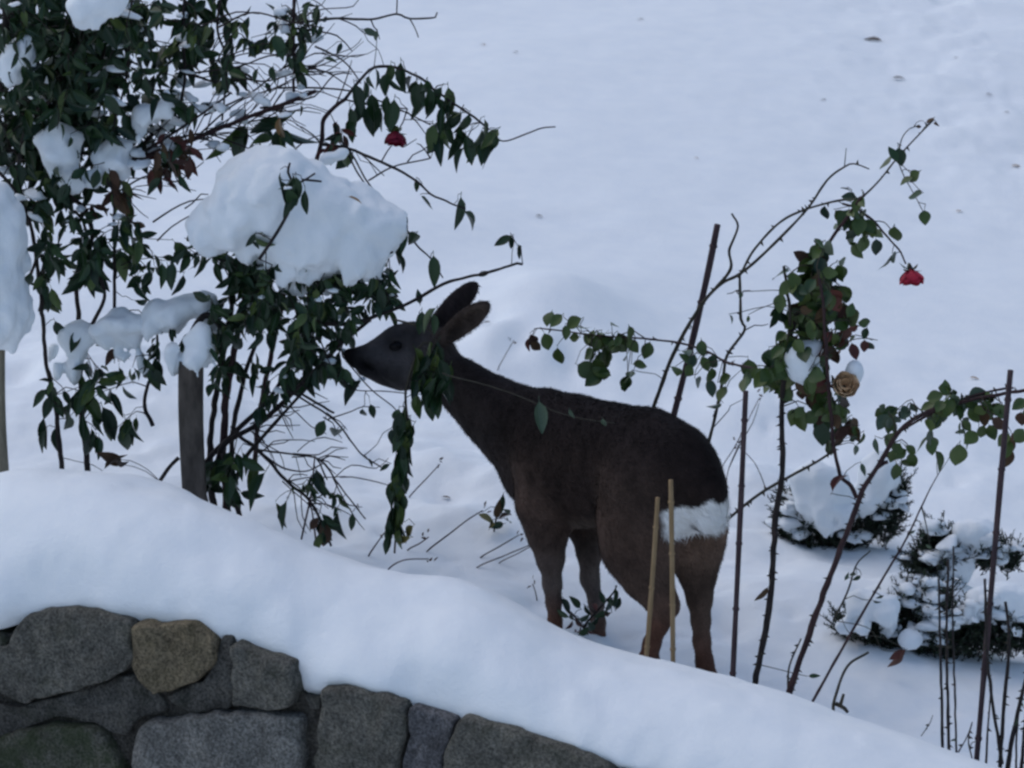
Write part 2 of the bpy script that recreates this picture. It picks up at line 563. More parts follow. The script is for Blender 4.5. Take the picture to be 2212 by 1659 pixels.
def build_stone(poly, mat, proud, seed):
    pts = np.array([wall_pt(*p) for p in poly])
    org = pts.mean(0)
    u = np.stack([(pts - org) @ wdir, (pts - org)[:, 2]], 1)
    # resample the outline with rounded corners and a wobble
    n = 84
    seg = np.linalg.norm(np.roll(u, -1, 0) - u, axis=1); cum = np.concatenate([[0], np.cumsum(seg)])
    tt = np.linspace(0, cum[-1], n, endpoint=False)
    uu = np.vstack([u, u[:1]])
    ox = np.interp(tt, cum, uu[:, 0]); oz = np.interp(tt, cum, uu[:, 1])
    for _ in range(1):
        ox = (np.roll(ox, 1) + 2 * ox + np.roll(ox, -1)) / 4; oz = (np.roll(oz, 1) + 2 * oz + np.roll(oz, -1)) / 4
    o2 = np.stack([ox, oz], 1)
    o2 += 0.007 * np.stack([vnoise(np.stack([ox * 26, oz * 26, 0 * ox + seed], -1), 1), vnoise(np.stack([ox * 26, oz * 26, 0 * ox + seed], -1), 2)], 1)
    c2 = o2.mean(0)
    o2 = c2 + (o2 - c2) * (1 + 0.004 / np.maximum(0.05, np.linalg.norm(o2 - c2, axis=1)))[:, None]
    rings = [(1.0, -0.16), (1.0, -0.02), (0.994, 0.002), (0.982, 0.010), (0.960, 0.014), (0.92, 0.016), (0.84, 0.018), (0.74, 0.018), (0.64, 0.019), (0.53, 0.019), (0.42, 0.019), (0.30, 0.019), (0.18, 0.019), (0.08, 0.019)]
    V, Fc = [], []
    for s, dp in rings:
        e = c2 + (o2 - c2) * s
        p = org + e[:, :1] * wdir + e[:, 1:] * np.array([0, 0, 1.0])
        nn = 0.011 * fbm(p * 15 + seed, 4, seed) + 0.012 * vnoise(p * 6 + seed * 3.1, 5) if dp > -0.1 else np.zeros(n)
        V.extend(p + wnor * (dp + proud + nn * (1 if dp > 0 else 0.3))[:, None])
    for i in range(len(rings) - 1):
        for k in range(n):
            k2 = (k + 1) % n
            Fc.append((i * n + k, i * n + k2, (i + 1) * n + k2, (i + 1) * n + k))
    last = (len(rings) - 1) * n
    V.append(np.mean([V[last + k] for k in range(n)], 0))
    for k in range(n):
        Fc.append((last + k, last + (k + 1) % n, len(V) - 1))
    o = mesh_obj('stone', V, Fc, mat, wall)
    return o
STONES = [
    ([(28, 1385), (70, 1320), (180, 1310), (298, 1330), (300, 1415), (288, 1438), (170, 1488), (60, 1512), (5, 1492), (-10, 1400)], 'grey', 0.02),
    ([(305, 1335), (380, 1345), (430, 1340), (472, 1375), (470, 1430), (440, 1460), (348, 1492), (320, 1455), (304, 1425)], 'tan', 0.028),
    ([(480, 1375), (508, 1378), (512, 1450), (506, 1522), (420, 1538), (380, 1520), (362, 1500), (448, 1466), (476, 1435)], 'dark', 0.0),
    ([(520, 1385), (640, 1430), (652, 1460), (640, 1520), (600, 1527), (516, 1520), (514, 1460)], 'grey', 0.02),
    ([(310, 1556), (400, 1545), (480, 1532), (655, 1537), (660, 1640), (655, 1790), (500, 1800), (312, 1790), (306, 1650)], 'light', 0.03),
    ([(-30, 1620), (50, 1570), (150, 1558), (230, 1573), (266, 1630), (296, 1700), (290, 1790), (120, 1800), (-30, 1790)], 'moss', 0.02),
    ([(-20, 1518), (60, 1518), (170, 1496), (292, 1450), (340, 1498), (368, 1530), (300, 1548), (270, 1590), (230, 1562), (150, 1546), (50, 1558), (-20, 1600)], 'dark', -0.005),
    ([(-160, 1380), (-40, 1340), (20, 1385), (-10, 1490), (-30, 1510), (-160, 1500)], 'moss', 0.0),
    ([(712, 1480), (760, 1476), (888, 1510), (886, 1580), (872, 1640), (868, 1790), (700, 1795), (694, 1690), (702, 1580)], 'grey', 0.02),
    ([(895, 1520), (988, 1548), (965, 1630), (948, 1700), (950, 1790), (880, 1790), (880, 1660), (893, 1580)], 'blue', 0.005),
    ([(1002, 1545), (1120, 1575), (1275, 1620), (1330, 1650), (1330, 1720), (1200, 1740), (958, 1712), (970, 1640)], 'grey', 0.02),
    ([(662, 1640), (690, 1635), (688, 1700), (686, 1790), (664, 1790)], 'dark', -0.01),
    ([(662, 1500), (696, 1500), (692, 1525), (668, 1530)], 'dark', -0.01),
]
def extra_stones():
    out = []
    rng = random.Random(4)
    for row in range(7):
        y = 1815 + row * 150
        x = -420 - rng.uniform(0, 100)
        while x < 2600:
            w = rng.uniform(150, 320)
            hh = 150
            slope = 0
            def j(a, b):
                return (a + rng.uniform(-14, 14), b + rng.uniform(-12, 12))
            top = y
            if y > np.interp(x + w / 2, [p[0] for p in FRONT], [p[1] for p in FRONT]) + 10:
                out.append(([j(x + 8, y), j(x + w / 2, y - 6), j(x + w - 8, y), j(x + w - 6, y + hh / 2), j(x + w - 8, y + hh - 12), j(x + w / 2, y + hh - 8), j(x + 8, y + hh - 12), j(x + 4, y + hh / 2)],
                            rng.choice(['grey', 'light', 'dark', 'moss', 'blue', 'grey']), rng.uniform(-0.005, 0.025)))
            x += w
    for x, y0 in [(960, 1725), (1140, 1755), (1345, 1660)]:
        out.append(([(x, y0), (x + 160, y0 + 28), (x + 172, 1802), (x + 4, 1802)], 'dark', 0.0))
    for x0, y0 in [(-420, 1330), (-290, 1350)]:
        out.append(([(x0, y0), (x0 + 120, y0), (x0 + 124, 1500), (x0, 1505)], 'grey', 0.01))
        out.append(([(x0, 1515), (x0 + 240, 1512), (x0 + 236, 1640), (x0, 1650)], 'dark', 0.01))
    return out
for i, (poly, mk, proud) in enumerate(STONES + extra_stones()):
    build_stone(poly, STONE[mk], proud, i + 1)
def build_core():
    V, Fc = [], []
    xs = np.linspace(-2.6, 2.6, 60)
    yf, zf = front_at(xs)
    for k, x in enumerate(xs):
        a = WA + wdir * ((x - WA[0]) / wdir[0])
        for off, z in ((-0.006, zf[k] - 0.02), (-0.006, -2.3), (-0.45, -2.3), (-0.45, zf[k] - 0.02)):
            p = a + wnor * off
            V.append((p[0], p[1], z))
    for k in range(len(xs) - 1):
        for m in range(4):
            m2 = (m + 1) % 4
            Fc.append((k * 4 + m, k * 4 + m2, k * 4 + 4 + m2, k * 4 + 4 + m))
    Fc.append((0, 3, 2, 1)); n = len(V)
    Fc.append((n - 4, n - 3, n - 2, n - 1))
    mesh_obj('mortar_core', V, Fc, MORTAR, wall, smooth=False)
build_core()
# ================================================================== DEER
def build_deer():
    phi_h = math.radians(50)
    f = np.array([-math.cos(phi_h), math.sin(phi_h), 0.0])
    l = np.array([-math.sin(phi_h), -math.cos(phi_h), 0.0])
    up = np.array([0, 0, 1.0])
    ctr = P(1330, 1000, -0.36)
    def L(x, y, t=0.0):
        return onplane(x, y, ctr + l * t, l)
    S = SDF()
    body = (0.021, 0.0140, 0.0120); flank = (0.048, 0.032, 0.0255); leg = (0.086, 0.056, 0.041); legg = (0.098, 0.077, 0.066)
    foot = (0.095, 0.046, 0.031); head = (0.078, 0.072, 0.078); back = (0.024, 0.018, 0.020); neckc = (0.034, 0.026, 0.024)
    lat = (ctr, l, 1.28)
    S.chain([(L(1516, 1068), 0.075), (L(1462, 1035), 0.142), (L(1400, 1012), 0.158), (L(1320, 1000), 0.158), (L(1240, 988), 0.168),
             (L(1180, 972), 0.150), (L(1148, 968), 0.118)], 0.05, body, lat)
    S.cone(L(1290, 1050), 0.11, L(1215, 1045), 0.115, 0.05, flank, lat)
    # neck
    hb = L(942, 792, 0.06)
    Yh = hb[1] - 0.03
    S.chain([(L(1165, 945, 0.0), 0.135), (L(1095, 912, 0.02), 0.108), (L(1050, 880, 0.03), 0.089), (L(1003, 840, 0.045), 0.073), (hb, 0.064)], 0.05, neckc, lat)
    # head
    H = lambda x, y, dy=0.0: P(x, y, Yh + dy)
    hl = (H(860, 760), np.array([0, 1.0, 0]), 1.35)
    S.chain([(hb, 0.066), (H(925, 758), 0.066), (H(893, 742), 0.064)], 0.035, (0.045, 0.038, 0.036), hl)
    S.chain([(H(900, 752), 0.064), (H(862, 752), 0.062), (H(826, 768), 0.050), (H(798, 775), 0.041)], 0.02, head, hl)
    S.chain([(H(798, 774), 0.040), (H(775, 773), 0.031), (H(762, 771), 0.024)], 0.012, (0.036, 0.033, 0.036), hl)
    S.chain([(H(905, 798), 0.058), (H(866, 806), 0.046), (H(830, 803), 0.034), (H(800, 800), 0.022)], 0.025, (0.070, 0.062, 0.06), hl)
    S.chain([(H(800, 799), 0.020), (H(782, 801), 0.014)], 0.008, (0.012, 0.010, 0.011))
    S.cone(H(757, 767, -0.002), 0.0175, H(752, 764), 0.014, 0.008, (0.005, 0.0045, 0.005))
    S.ell(H(790, 789, -0.030), np.array([[0.80, 0, -0.6], [0, 1, 0], [0.6, 0, 0.8]]), [0.040, 0.020, 0.006], 0.006, (0.006, 0.005, 0.005), True)
    for dy in (-0.040, 0.040):
        S.ell(H(864, 732, dy), np.eye(3), [0.022, 0.012, 0.009], 0.015, (0.045, 0.038, 0.036))
    # ears: long cupped ovals
    def ear(b, t, width, opening, col, inner):
        d = t - b; Ln = np.linalg.norm(d); a0 = d / Ln
        n = opening - a0 * (opening @ a0); n /= np.linalg.norm(n)
        a1 = np.cross(n, a0)
        A = np.array([a0, a1, n])
        c = b + d * 0.5
        S.ell(c, A, [Ln * 0.54, width, 0.022], 0.012, col)
        S.cone(b - a0 * 0.02, 0.022, b + a0 * 0.03, 0.024, 0.015, col)
        S.ell(c + n * 0.018 + a0 * -0.004, A, [Ln * 0.44, width * 0.70, 0.022], 0.006, inner, True)
    ear(H(938, 705, 0.05), H(1028, 613, 0.08), 0.037, np.array([-0.1, 0.9, 0.45]), (0.022, 0.017, 0.019), (0.04, 0.03, 0.03))
    ear(H(962, 728, -0.045), H(1053, 656, -0.09), 0.035, np.array([0.25, -0.9, -0.05]), (0.022, 0.017, 0.018), (0.085, 0.060, 0.047))
    S.ell(L(1138, 1035), np.eye(3), [0.062, 0.062, 0.07], 0.05, neckc)
    # front legs
    S.chain([(L(1175, 1015, 0.075), 0.085), (L(1172, 1090, 0.085), 0.068), (L(1182, 1150, 0.08), 0.050), (L(1189, 1205, 0.075), 0.040)], 0.04, flank)
    S.chain([(L(1189, 1205, 0.075), 0.035), (L(1193, 1262, 0.07), 0.0245), (L(1196, 1300, 0.07), 0.021)], 0.02, legg)
    S.chain([(L(1196, 1300, 0.07), 0.021), (L(1199, 1345, 0.07), 0.019), (L(1196, 1395, 0.07), 0.026), (L(1188, 1425, 0.07), 0.018)], 0.015, foot)
    S.chain([(L(1250, 1040, -0.07), 0.07), (L(1263, 1130, -0.075), 0.046), (L(1273, 1190, -0.07), 0.035)], 0.04, flank)
    S.chain([(L(1273, 1190, -0.07), 0.034), (L(1274, 1250, -0.07), 0.025), (L(1288, 1300, -0.07), 0.020), (L(1292, 1345, -0.07), 0.020)], 0.02, legg)
    S.chain([(L(1292, 1345, -0.07), 0.020), (L(1290, 1385, -0.07), 0.025), (L(1280, 1410, -0.07), 0.018)], 0.015, foot)
    # hind legs
    S.chain([(L(1395, 1050, 0.055), 0.125), (L(1385, 1130, 0.075), 0.112), (L(1378, 1190, 0.085), 0.086), (L(1398, 1250, 0.085), 0.062)], 0.05, flank)
    S.chain([(L(1398, 1250, 0.085), 0.060), (L(1428, 1296, 0.08), 0.043), (L(1444, 1312, 0.08), 0.029)], 0.025, leg)
    S.chain([(L(1440, 1310, 0.08), 0.030), (L(1424, 1350, 0.08), 0.0245), (L(1408, 1390, 0.08), 0.0225), (L(1400, 1430, 0.08), 0.028), (L(1388, 1456, 0.08), 0.020)], 0.018, foot)
    S.chain([(L(1488, 1080, -0.06), 0.098), (L(1500, 1140, -0.07), 0.082), (L(1503, 1190, -0.07), 0.064), (L(1508, 1245, -0.07), 0.048)], 0.045, leg)
    S.chain([(L(1508, 1245, -0.07), 0.047), (L(1511, 1292, -0.07), 0.034), (L(1514, 1340, -0.07), 0.0245), (L(1516, 1385, -0.07), 0.0235)], 0.02, leg)
    S.chain([(L(1516, 1385, -0.07), 0.0235), (L(1522, 1430, -0.07), 0.0235), (L(1528, 1470, -0.07), 0.030), (L(1524, 1500, -0.07), 0.02)], 0.015, foot)
    # short tail boss
    S.cone(L(1515, 1075, 0.0), 0.05, L(1532, 1118, 0.0), 0.045, 0.03, body)
    V, F = S.mesh(0.0075)
    # vertex normals
    v = V[F]; fn = np.cross(v[:, 2] - v[:, 0], v[:, 3] - v[:, 1])
    N = np.zeros_like(V)
    for k in range(4):
        np.add.at(N, F[:, k], fn)
    N /= np.linalg.norm(N, axis=1)[:, None] + 1e-12
    # two smoothing passes away from the small features of the head
    col = S.colors(V, 0.014)
    s = (V - ctr) @ f; t = (V - ctr) @ l; u = V[:, 2] - ctr[2]
    trunk = sstep(0.62, 0.5, s) * sstep(-0.30, -0.12, u)
    # dark back, paler belly
    dors = sstep(0.05, 0.75, N[:, 2]) * trunk
    col = col * (1 - dors[:, None] * 0.62) + np.array([0.006, 0.005, 0.007]) * dors[:, None] * 0.62
    bel = sstep(0.55, 0.95, -N[:, 2]) * trunk * sstep(-0.3, -0.1, s)
    col = col * (1 - bel[:, None] * 0.6) + np.array([0.20, 0.16, 0.125]) * bel[:, None] * 0.6
    # pale insides of the legs
    # flank warming towards the belly
    warm = sstep(0.02, -0.16, u) * trunk * (1 - bel)
    col = col * (1 + 0.7 * warm[:, None] * np.array([1.0, 0.88, 0.78]))
    # muzzle band and white chin
    hx, hy = proj(V)
    headm = s > 0.62
    # rump patch
    tail = L(1516, 1118, 0.0)
    us = tail[2] - ctr[2]
    ta = np.abs(t)
    arch = us + 0.068 - 0.020 * np.clip(ta - 0.02, 0, 1) / 0.05 - 0.014 * np.exp(-(t / 0.016) ** 2)
    low = us - 0.052 + 0.10 * np.clip(ta - 0.07, 0, 1)
    jag = 0.008 * vnoise(V * 60, 3)
    rear = N @ (-f)
    patch = sstep(-0.006, 0.006, arch + jag - u) * sstep(-0.006, 0.006, u - low + jag) * sstep(0.012, -0.012, ta - 0.090 - 0.012 * np.cos((u - us) / 0.06) + jag) * (s < -0.15) * sstep(0.0, 0.3, rear)
    col = col * (1 - patch[:, None]) + np.array([0.92, 0.91, 0.88]) * patch[:, None]
    # dark eye surround, dark lips and mouth corner
    hx, hy = proj(V)
    dk = np.maximum(np.exp(-(((hx - 858) / 17) ** 2 + ((hy - 748) / 12) ** 2)) * 0.8, np.exp(-(((hx - 790 - (hy - 792) * 0.9) / 20) ** 2 + ((hy - 792) / 11) ** 2)) * 0.95) * (hx < 930)
    dk = np.maximum(dk, sstep(775, 757, hx) * 0.85)
    col = col * (1 - dk[:, None]) + np.array([0.006, 0.005, 0.006]) * dk[:, None]
    # mottling
    mot = 1 + 0.28 * fbm(V * np.array([40, 40, 22]), 3, 4) + 0.22 * fbm(V * 9, 2, 8)
    col = np.clip(col * np.where(patch > 0.3, 1 + (mot - 1) * 0.15, mot)[:, None], 0.003, 0.93)
    root_p = np.array([ctr[0], ctr[1], float(ground_z(ctr[0], ctr[1]))])
    root = thing('roe_deer', 'dark brown roe deer with white rump patch, stretching up to nibble the bush', 'deer', root_p)
    m, nt, b = new_mat('deer_coat')
    at = nd(nt, 'ShaderNodeVertexColor'); at.layer_name = 'Col'
    nt.links.new(at.outputs[0], b.inputs['Base Color'])
    b.inputs['Roughness'].default_value = 0.8
    b.inputs['Specular IOR Level'].default_value = 0.12
    co = nd(nt, 'ShaderNodeTexCoord').outputs['Object']
    bump(nt, b, noise_tex(nt, 160, 4, 0.7, co).outputs[0], 0.5, 0.004)
    def with_col(o, c):
        a = o.data.color_attributes.new('Col', 'FLOAT_COLOR', 'POINT')
        a.data.foreach_set('color', np.concatenate([c, np.ones((len(c), 1))], 1).astype(np.float32).ravel())
    bo = mesh_obj('body', V, F, m, root)
    with_col(bo, col)
    # coat of short hairs
    area = np.linalg.norm(fn, axis=1); n = 70000
    fi = RNG.choice(len(F), n, p=area / area.sum())
    w = RNG.random((n, 2))
    q = v[fi]
    p = (q[:, 0] * ((1 - w[:, 0]) * (1 - w[:, 1]))[:, None] + q[:, 1] * (w[:, 0] * (1 - w[:, 1]))[:, None]
         + q[:, 2] * (w[:, 0] * w[:, 1])[:, None] + q[:, 3] * ((1 - w[:, 0]) * w[:, 1])[:, None])
    nn = N[F[fi, 0]]; cc = col[F[fi, 0]]; pt = patch[F[fi, 0]]
    ss = (p - ctr) @ f
    flow = -f * 0.9 - up * 0.55
    flow = np.where((p[:, 2] < ctr[2] - 0.2)[:, None], -up - 0.2 * f, flow)
    hx, hy = proj(p)
    flow = np.where((hx < 960)[:, None], np.array([1.0, 0, -0.25]), flow)
    flow = flow + RNG.normal(0, 0.28, (n, 3))
    flow -= nn * (flow * nn).sum(1)[:, None]
    flow /= np.linalg.norm(flow, axis=1)[:, None] + 1e-9
    ln = RNG.uniform(0.008, 0.017, n) * np.where(pt > 0.5, 2.3, 1.0) * np.where(hx < 940, 0.55, 1.0) * np.where(p[:, 2] < ctr[2] - 0.27, 0.6, 1)
    ln = ln * np.where(np.hypot(hx - 856, hy - 747) < 17, 0.1, 1.0)
    tip = p + flow * (ln * 0.92)[:, None] + nn * (ln * RNG.uniform(0.15, 0.5, n))[:, None]
    side = np.cross(nn, flow) * RNG.uniform(0.0009, 0.0016, n)[:, None]
    base = p - nn * 0.001
    VV = np.empty((n * 3, 3)); VV[0::3] = base - side; VV[1::3] = base + side; VV[2::3] = tip
    cj = np.clip(cc * np.where(pt[:, None] > 0.5, RNG.uniform(0.85, 1.1, (n, 1)), RNG.uniform(0.6, 1.6, (n, 1))), 0.002, 0.93)
    CC = np.repeat(cj, 3, 0)
    fo = mesh_obj('fur', VV, np.arange(n * 3).reshape(-1, 3), m, root, smooth=False)
    with_col(fo, CC)
    fo['kind'] = 'stuff'
    # eyes
    me_, nt_, b_ = new_mat('eye_dark')
    b_.inputs['Base Color'].default_value = (0.006, 0.005, 0.006, 1); b_.inputs['Roughness'].default_value = 0.2; b_.inputs['Specular IOR Level'].default_value = 0.12
    hx, hy = proj(V)
    cand = np.where((np.hypot(hx - 856, hy - 747) < 6) & (N[:, 1] < 0))[0]
    ey = V[cand].mean(0)
    for sgn in (0, 1):
        c = ey + np.array([0, -0.002, 0])
        if sgn:
            c = np.array([c[0], 2 * Yh - c[1], c[2]])
        e = SDF()
        e.ell(c, np.array([[0.95, 0, 0.31], [0, 1, 0], [-0.31, 0, 0.95]]), [0.019, 0.012, 0.0145], 0.005)
        ev, ef = e.mesh(0.0025, margin=0.01)
        mesh_obj('eye', ev, ef, me_, root)
    return ctr, L, H
DEER_C, DEER_L, DEER_H = build_deer()

# ================================================================== PLANT TOOLKIT
def leaf_mesh(name, w, fold, curl, pts=6, pointy=1.0):
    """leaf of length 1 along +Y, two halves folded on the midrib"""
    V, Fc = [], []
    for i in range(pts + 1):
        t = i / pts
        ww = w * (math.sin(math.pi * t ** (0.78 if pointy > 0.9 else 0.9)) ** (0.85)) * (1 - 0.12 * t) if 0 < t < 1 else 0.004
        z = -curl * t * t
        y = t * (1 - 0.15 * abs(curl) * t)
        V += [(-ww, y, z + ww * fold + 0.012 * math.sin(i * 2.1)), (-ww * 0.5, y, z + ww * fold * 0.40), (0, y, z), (ww * 0.5, y, z + ww * fold * 0.40), (ww, y, z + ww * fold - 0.012 * math.sin(i * 1.7))]
    for i in range(pts):
        for k in range(4):
            a = i * 5 + k
            Fc.append((a, a + 1, a + 6, a + 5))
    # petiole
    b = len(V)
    V += [(-0.012, -0.16, 0), (0.012, -0.16, 0), (0.010, 0.02, 0), (-0.010, 0.02, 0)]
    Fc.append((b, b + 1, b + 2, b + 3))
    me = bpy.data.meshes.new(name)
    me.from_pydata(V, [], Fc)
    me.polygons.foreach_set('use_smooth', [True] * len(me.polygons))
    me.materials.append(LEAF['mid'])
    return me
LEAF_LONG = [leaf_mesh('leaf_long', w, f, c) for w, f, c in ((0.20, 0.5, 0.15), (0.24, 0.3, 0.3), (0.17, 0.9, 0.1), (0.22, 0.7, -0.12), (0.15, 1.4, 0.25))]
LEAF_ROUND = [leaf_mesh('leaf_round', w, f, c, 6, 0.5) for w, f, c in ((0.38, 0.25, 0.15), (0.42, 0.15, 0.25), (0.36, 0.45, 0.05), (0.33, 0.3, -0.15))]
RR = random.Random(5)
def rvec(s):
    return np.array([RR.gauss(0, s), RR.gauss(0, s), RR.gauss(0, s)])
def unit(v):
    return v / (np.linalg.norm(v) + 1e-9)

class Plant:
    def __init__(self, name, label, cat, base, group=None, bark=BARK, leaf_limit=290):
        self.root = thing(name, label, cat, base, group)
        self.skel = []          # skeleton points that twigs may start from
        self.twv, self.twf = [], []
        self.thv, self.thf = [], []
        self.leaves = []
        self.bark = bark
        self.limit = leaf_limit
    def stem(self, pts, r0, r1, name='stem', mat=None, thorns=0, sides=7, wob=0.12):
        rad = np.linspace(r0, r1, len(pts))
        path, rr = smooth_poly(pts, rad, 0.010)
        n = len(path)
        knob = 1 + wob * vnoise(np.stack([np.arange(n) * 0.35, np.full(n, RR.random() * 50), np.zeros(n)], -1), 3)
        path = path + (vnoise(path * 35, 8)[:, None] * np.array([0.6, 0.3, 0.5]) * r0 * 0.5) * np.minimum(1, np.arange(n) / 5)[:, None]
        V, Fc = [], []
        tube(V, Fc, path, rr * knob, sides)
        o = mesh_obj(name, V, Fc, mat or self.bark, self.root)
        self.skel.extend(list(path[::3]))
        for k in range(thorns):
            i = RR.randrange(2, n - 2)
            tan = unit(path[i + 1] - path[i - 1])
            side = unit(np.cross(tan, rvec(1)))
            b = path[i] + side * rr[i] * 0.7
            tip = b + side * RR.uniform(0.009, 0.014) - tan * RR.uniform(0.001, 0.005)
            w = RR.uniform(0.003, 0.005)
            v0 = len(self.thv)
            q = np.cross(tan, side)
            self.thv += [b + tan * w, b + q * w * 0.6, b - tan * w, b - q * w * 0.6, tip]
            self.thf += [(v0, v0 + 1, v0 + 4), (v0 + 1, v0 + 2, v0 + 4), (v0 + 2, v0 + 3, v0 + 4), (v0 + 3, v0, v0 + 4)]
        return path
    def px(self, pts, Y, r0, r1, **kw):
        """stem traced as (x, y[, depth])"""
        return self.stem([P(p[0], p[1], p[2] if len(p) > 2 else Y) for p in pts], r0, r1, **kw)
    def twig(self, a, b, r0=0.0022, r1=0.0011, sag=0.02):
        a = np.array(a, float); b = np.array(b, float)
        d = b - a; Ln = np.linalg.norm(d)
        m1 = a + d * 0.35 + rvec(0.06 * Ln) + np.array([0, 0, sag]); m2 = a + d * 0.7 + rvec(0.05 * Ln) + np.array([0, 0, sag * 0.6])
        path, rr = smooth_poly([a, m1, m2, b], [r0, r0 * 0.8, (r0 + r1) / 2, r1], 0.025)
        tube(self.twv, self.twf, path, rr, 4, cap=False)
        return path
    def nearest(self, p, n=6):
        S = self._sk() if len(self.skel) else np.array([p])
        d = np.linalg.norm(S - p, axis=1)
        idx = np.argsort(d)[:n]
        return S[RR.choice(list(idx))]
    def _sk(self):
        if getattr(self, '_n', -1) != len(self.skel):
            self._a = np.array(self.skel); self._n = len(self.skel)
        return self._a
    def leaf(self, pos, direc, size, kind, shape='long', face=None):
        d = unit(np.array(direc, float))
        n = np.array(face if face is not None else (RR.gauss(0, 0.6), -0.9 + RR.gauss(0, 0.5), 0.35 + RR.gauss(0, 0.5)), float)
        n = n - d * (n @ d)
        n = unit(n) if np.linalg.norm(n) > 1e-3 else unit(np.cross(d, np.array([1.0, 0.2, 0])))
        x = np.cross(d, n)
        M = Matrix(((x[0] * size, d[0] * size, n[0] * size, pos[0]), (x[1] * size, d[1] * size, n[1] * size, pos[1]),
                    (x[2] * size, d[2] * size, n[2] * size, pos[2]), (0, 0, 0, 1)))
        self.leaves.append((size, M, kind, RR.choice(LEAF_LONG if shape == 'long' else LEAF_ROUND)))
    def cluster(self, cx, cy, rx, ry, Y, dY, n, size, kinds, shape='long', droop=0.8, per=6, twig_r=0.002, long_twig=False):
        nt = max(1, n // per)
        for k in range(nt):
            a = RR.uniform(0, 2 * math.pi); q = math.sqrt(RR.random())
            e = P(cx + rx * q * math.cos(a), cy + ry * q * math.sin(a), Y + RR.uniform(-dY, dY))
            s = self.nearest(e + np.array([0, 0, 0.03]))
            path = self.twig(s, e, twig_r, 0.001)
            m = len(path)
            for j in range(per):
                i = int(m * RR.uniform(0.35, 1.0)); i = min(i, m - 1)
                out = rvec(0.55); out[2] -= droop
                sz = size * (RR.uniform(0.66, 1.4) if shape == 'long' else RR.uniform(0.85, 1.45))
                off = rvec(0.012)
                dd = unit(out)
                self.leaf(path[i] + dd * sz * 0.16 + off * 0.3, dd, sz, RR.choice(kinds), shape)
    def at_px(self, lst, Y, size, kinds, shape='round', droop=0.7, dY=0.03):
        """individually traced leaves: (x, y of leaf centre)"""
        for it in lst:
            x, y = it[0], it[1]
            sz = size * 1.32 * (it[2] if len(it) > 2 else RR.uniform(0.85, 1.2))
            c = P(x, y, Y + RR.uniform(-dY, dY))
            out = rvec(0.45); out[2] -= droop
            dd = unit(out)
            b = c - dd * sz * 0.5
            s = self.nearest(b, 2)
            if np.linalg.norm(s - b) > 0.006:
                self.twig(s, b - dd * sz * 0.1, 0.0014, 0.0009, 0.006)
            self.leaf(b, dd, sz, it[3] if len(it) > 3 else RR.choice(kinds), shape)
    def finish(self, clear=()):
        def keep(t):
            c = np.array(t[1])[:3, 3] + np.array(t[1])[:3, 1] * 0.5
            x, y = proj(c)
            return not any(((x - cx) / rx) ** 2 + ((y - cy) / ry) ** 2 < RR.uniform(0.75, 1.15) and c[1] < Y1 for cx, cy, rx, ry, Y1 in clear)
        self.leaves = [t for t in self.leaves if keep(t)]
        if self.twv:
            o = mesh_obj('twigs', self.twv, self.twf, self.bark, self.root); o['kind'] = 'stuff'
        if self.thv:
            o = mesh_obj('thorns', self.thv, self.thf, self.bark, self.root, smooth=False); o['kind'] = 'stuff'
        self.leaves.sort(key=lambda t: -t[0])
        inv = Matrix.Translation(-self.root.location)
        for size, M, kind, me in self.leaves[:self.limit]:
            o = bpy.data.objects.new('leaf', me)
            C.objects.link(o)
            o.parent = self.root
            o.matrix_parent_inverse = inv
            o.matrix_basis = M
            o.material_slots[0].link = 'OBJECT'
            o.material_slots[0].material = LEAF[kind]
        rest = {}
        for size, M, kind, me in self.leaves[self.limit:]:
            rest.setdefault(kind, []).append((M, me))
        for kind, ls in rest.items():
            V, Fc = [], []
            for M, me in ls:
                b = len(V); A = np.array(M)
                co = np.empty(len(me.vertices) * 3); me.vertices.foreach_get('co', co)
                V.extend(co.reshape(-1, 3) @ A[:3, :3].T + A[:3, 3])
                Fc.extend([tuple(b + i for i in p.vertices) for p in me.polygons])
            o = mesh_obj('foliage', V, Fc, LEAF[kind], self.root); o['kind'] = 'stuff'

def snow_lump(name, label, blobs, Y, h=0.009, k=0.07, rough=0.012, group='snow lying on the bushes', flat=None, thick=1.0, seed=0):
    """blobs: (x, y, rx, ry[, depth offset]) in tracing units"""
    S = SDF()
    for b in blobs:
        c = P(b[0], b[1], Y + (b[4] if len(b) > 4 else 0))
        s = np.linalg.norm(c - CAM) / FOC
        rx, ry = b[2] * s, b[3] * s
        S.ell(c, np.eye(3), [rx, 0.5 * (rx + ry) * thick, ry], k)
    lo, hi = S.bounds()
    def disp(X):
        low = np.clip((lo[2] + 0.55 * (hi[2] - lo[2]) - X[:, 2]) / (0.5 * (hi[2] - lo[2])), 0, 1)     # ragged underside
        return (rough * 1.7 * fbm(X * 7.5 + seed, 3, 6) + rough * 0.5 * fbm(X * 24, 2, 7)
                + low * rough * 2.4 * fbm(X * np.array([20, 20, 8]) + seed, 3, 12))
    V, Fc = S.mesh(h, disp=disp)
    o = mesh_obj(name, V, Fc, SNOW)
    tag(o, label, 'snow', group)
    return o

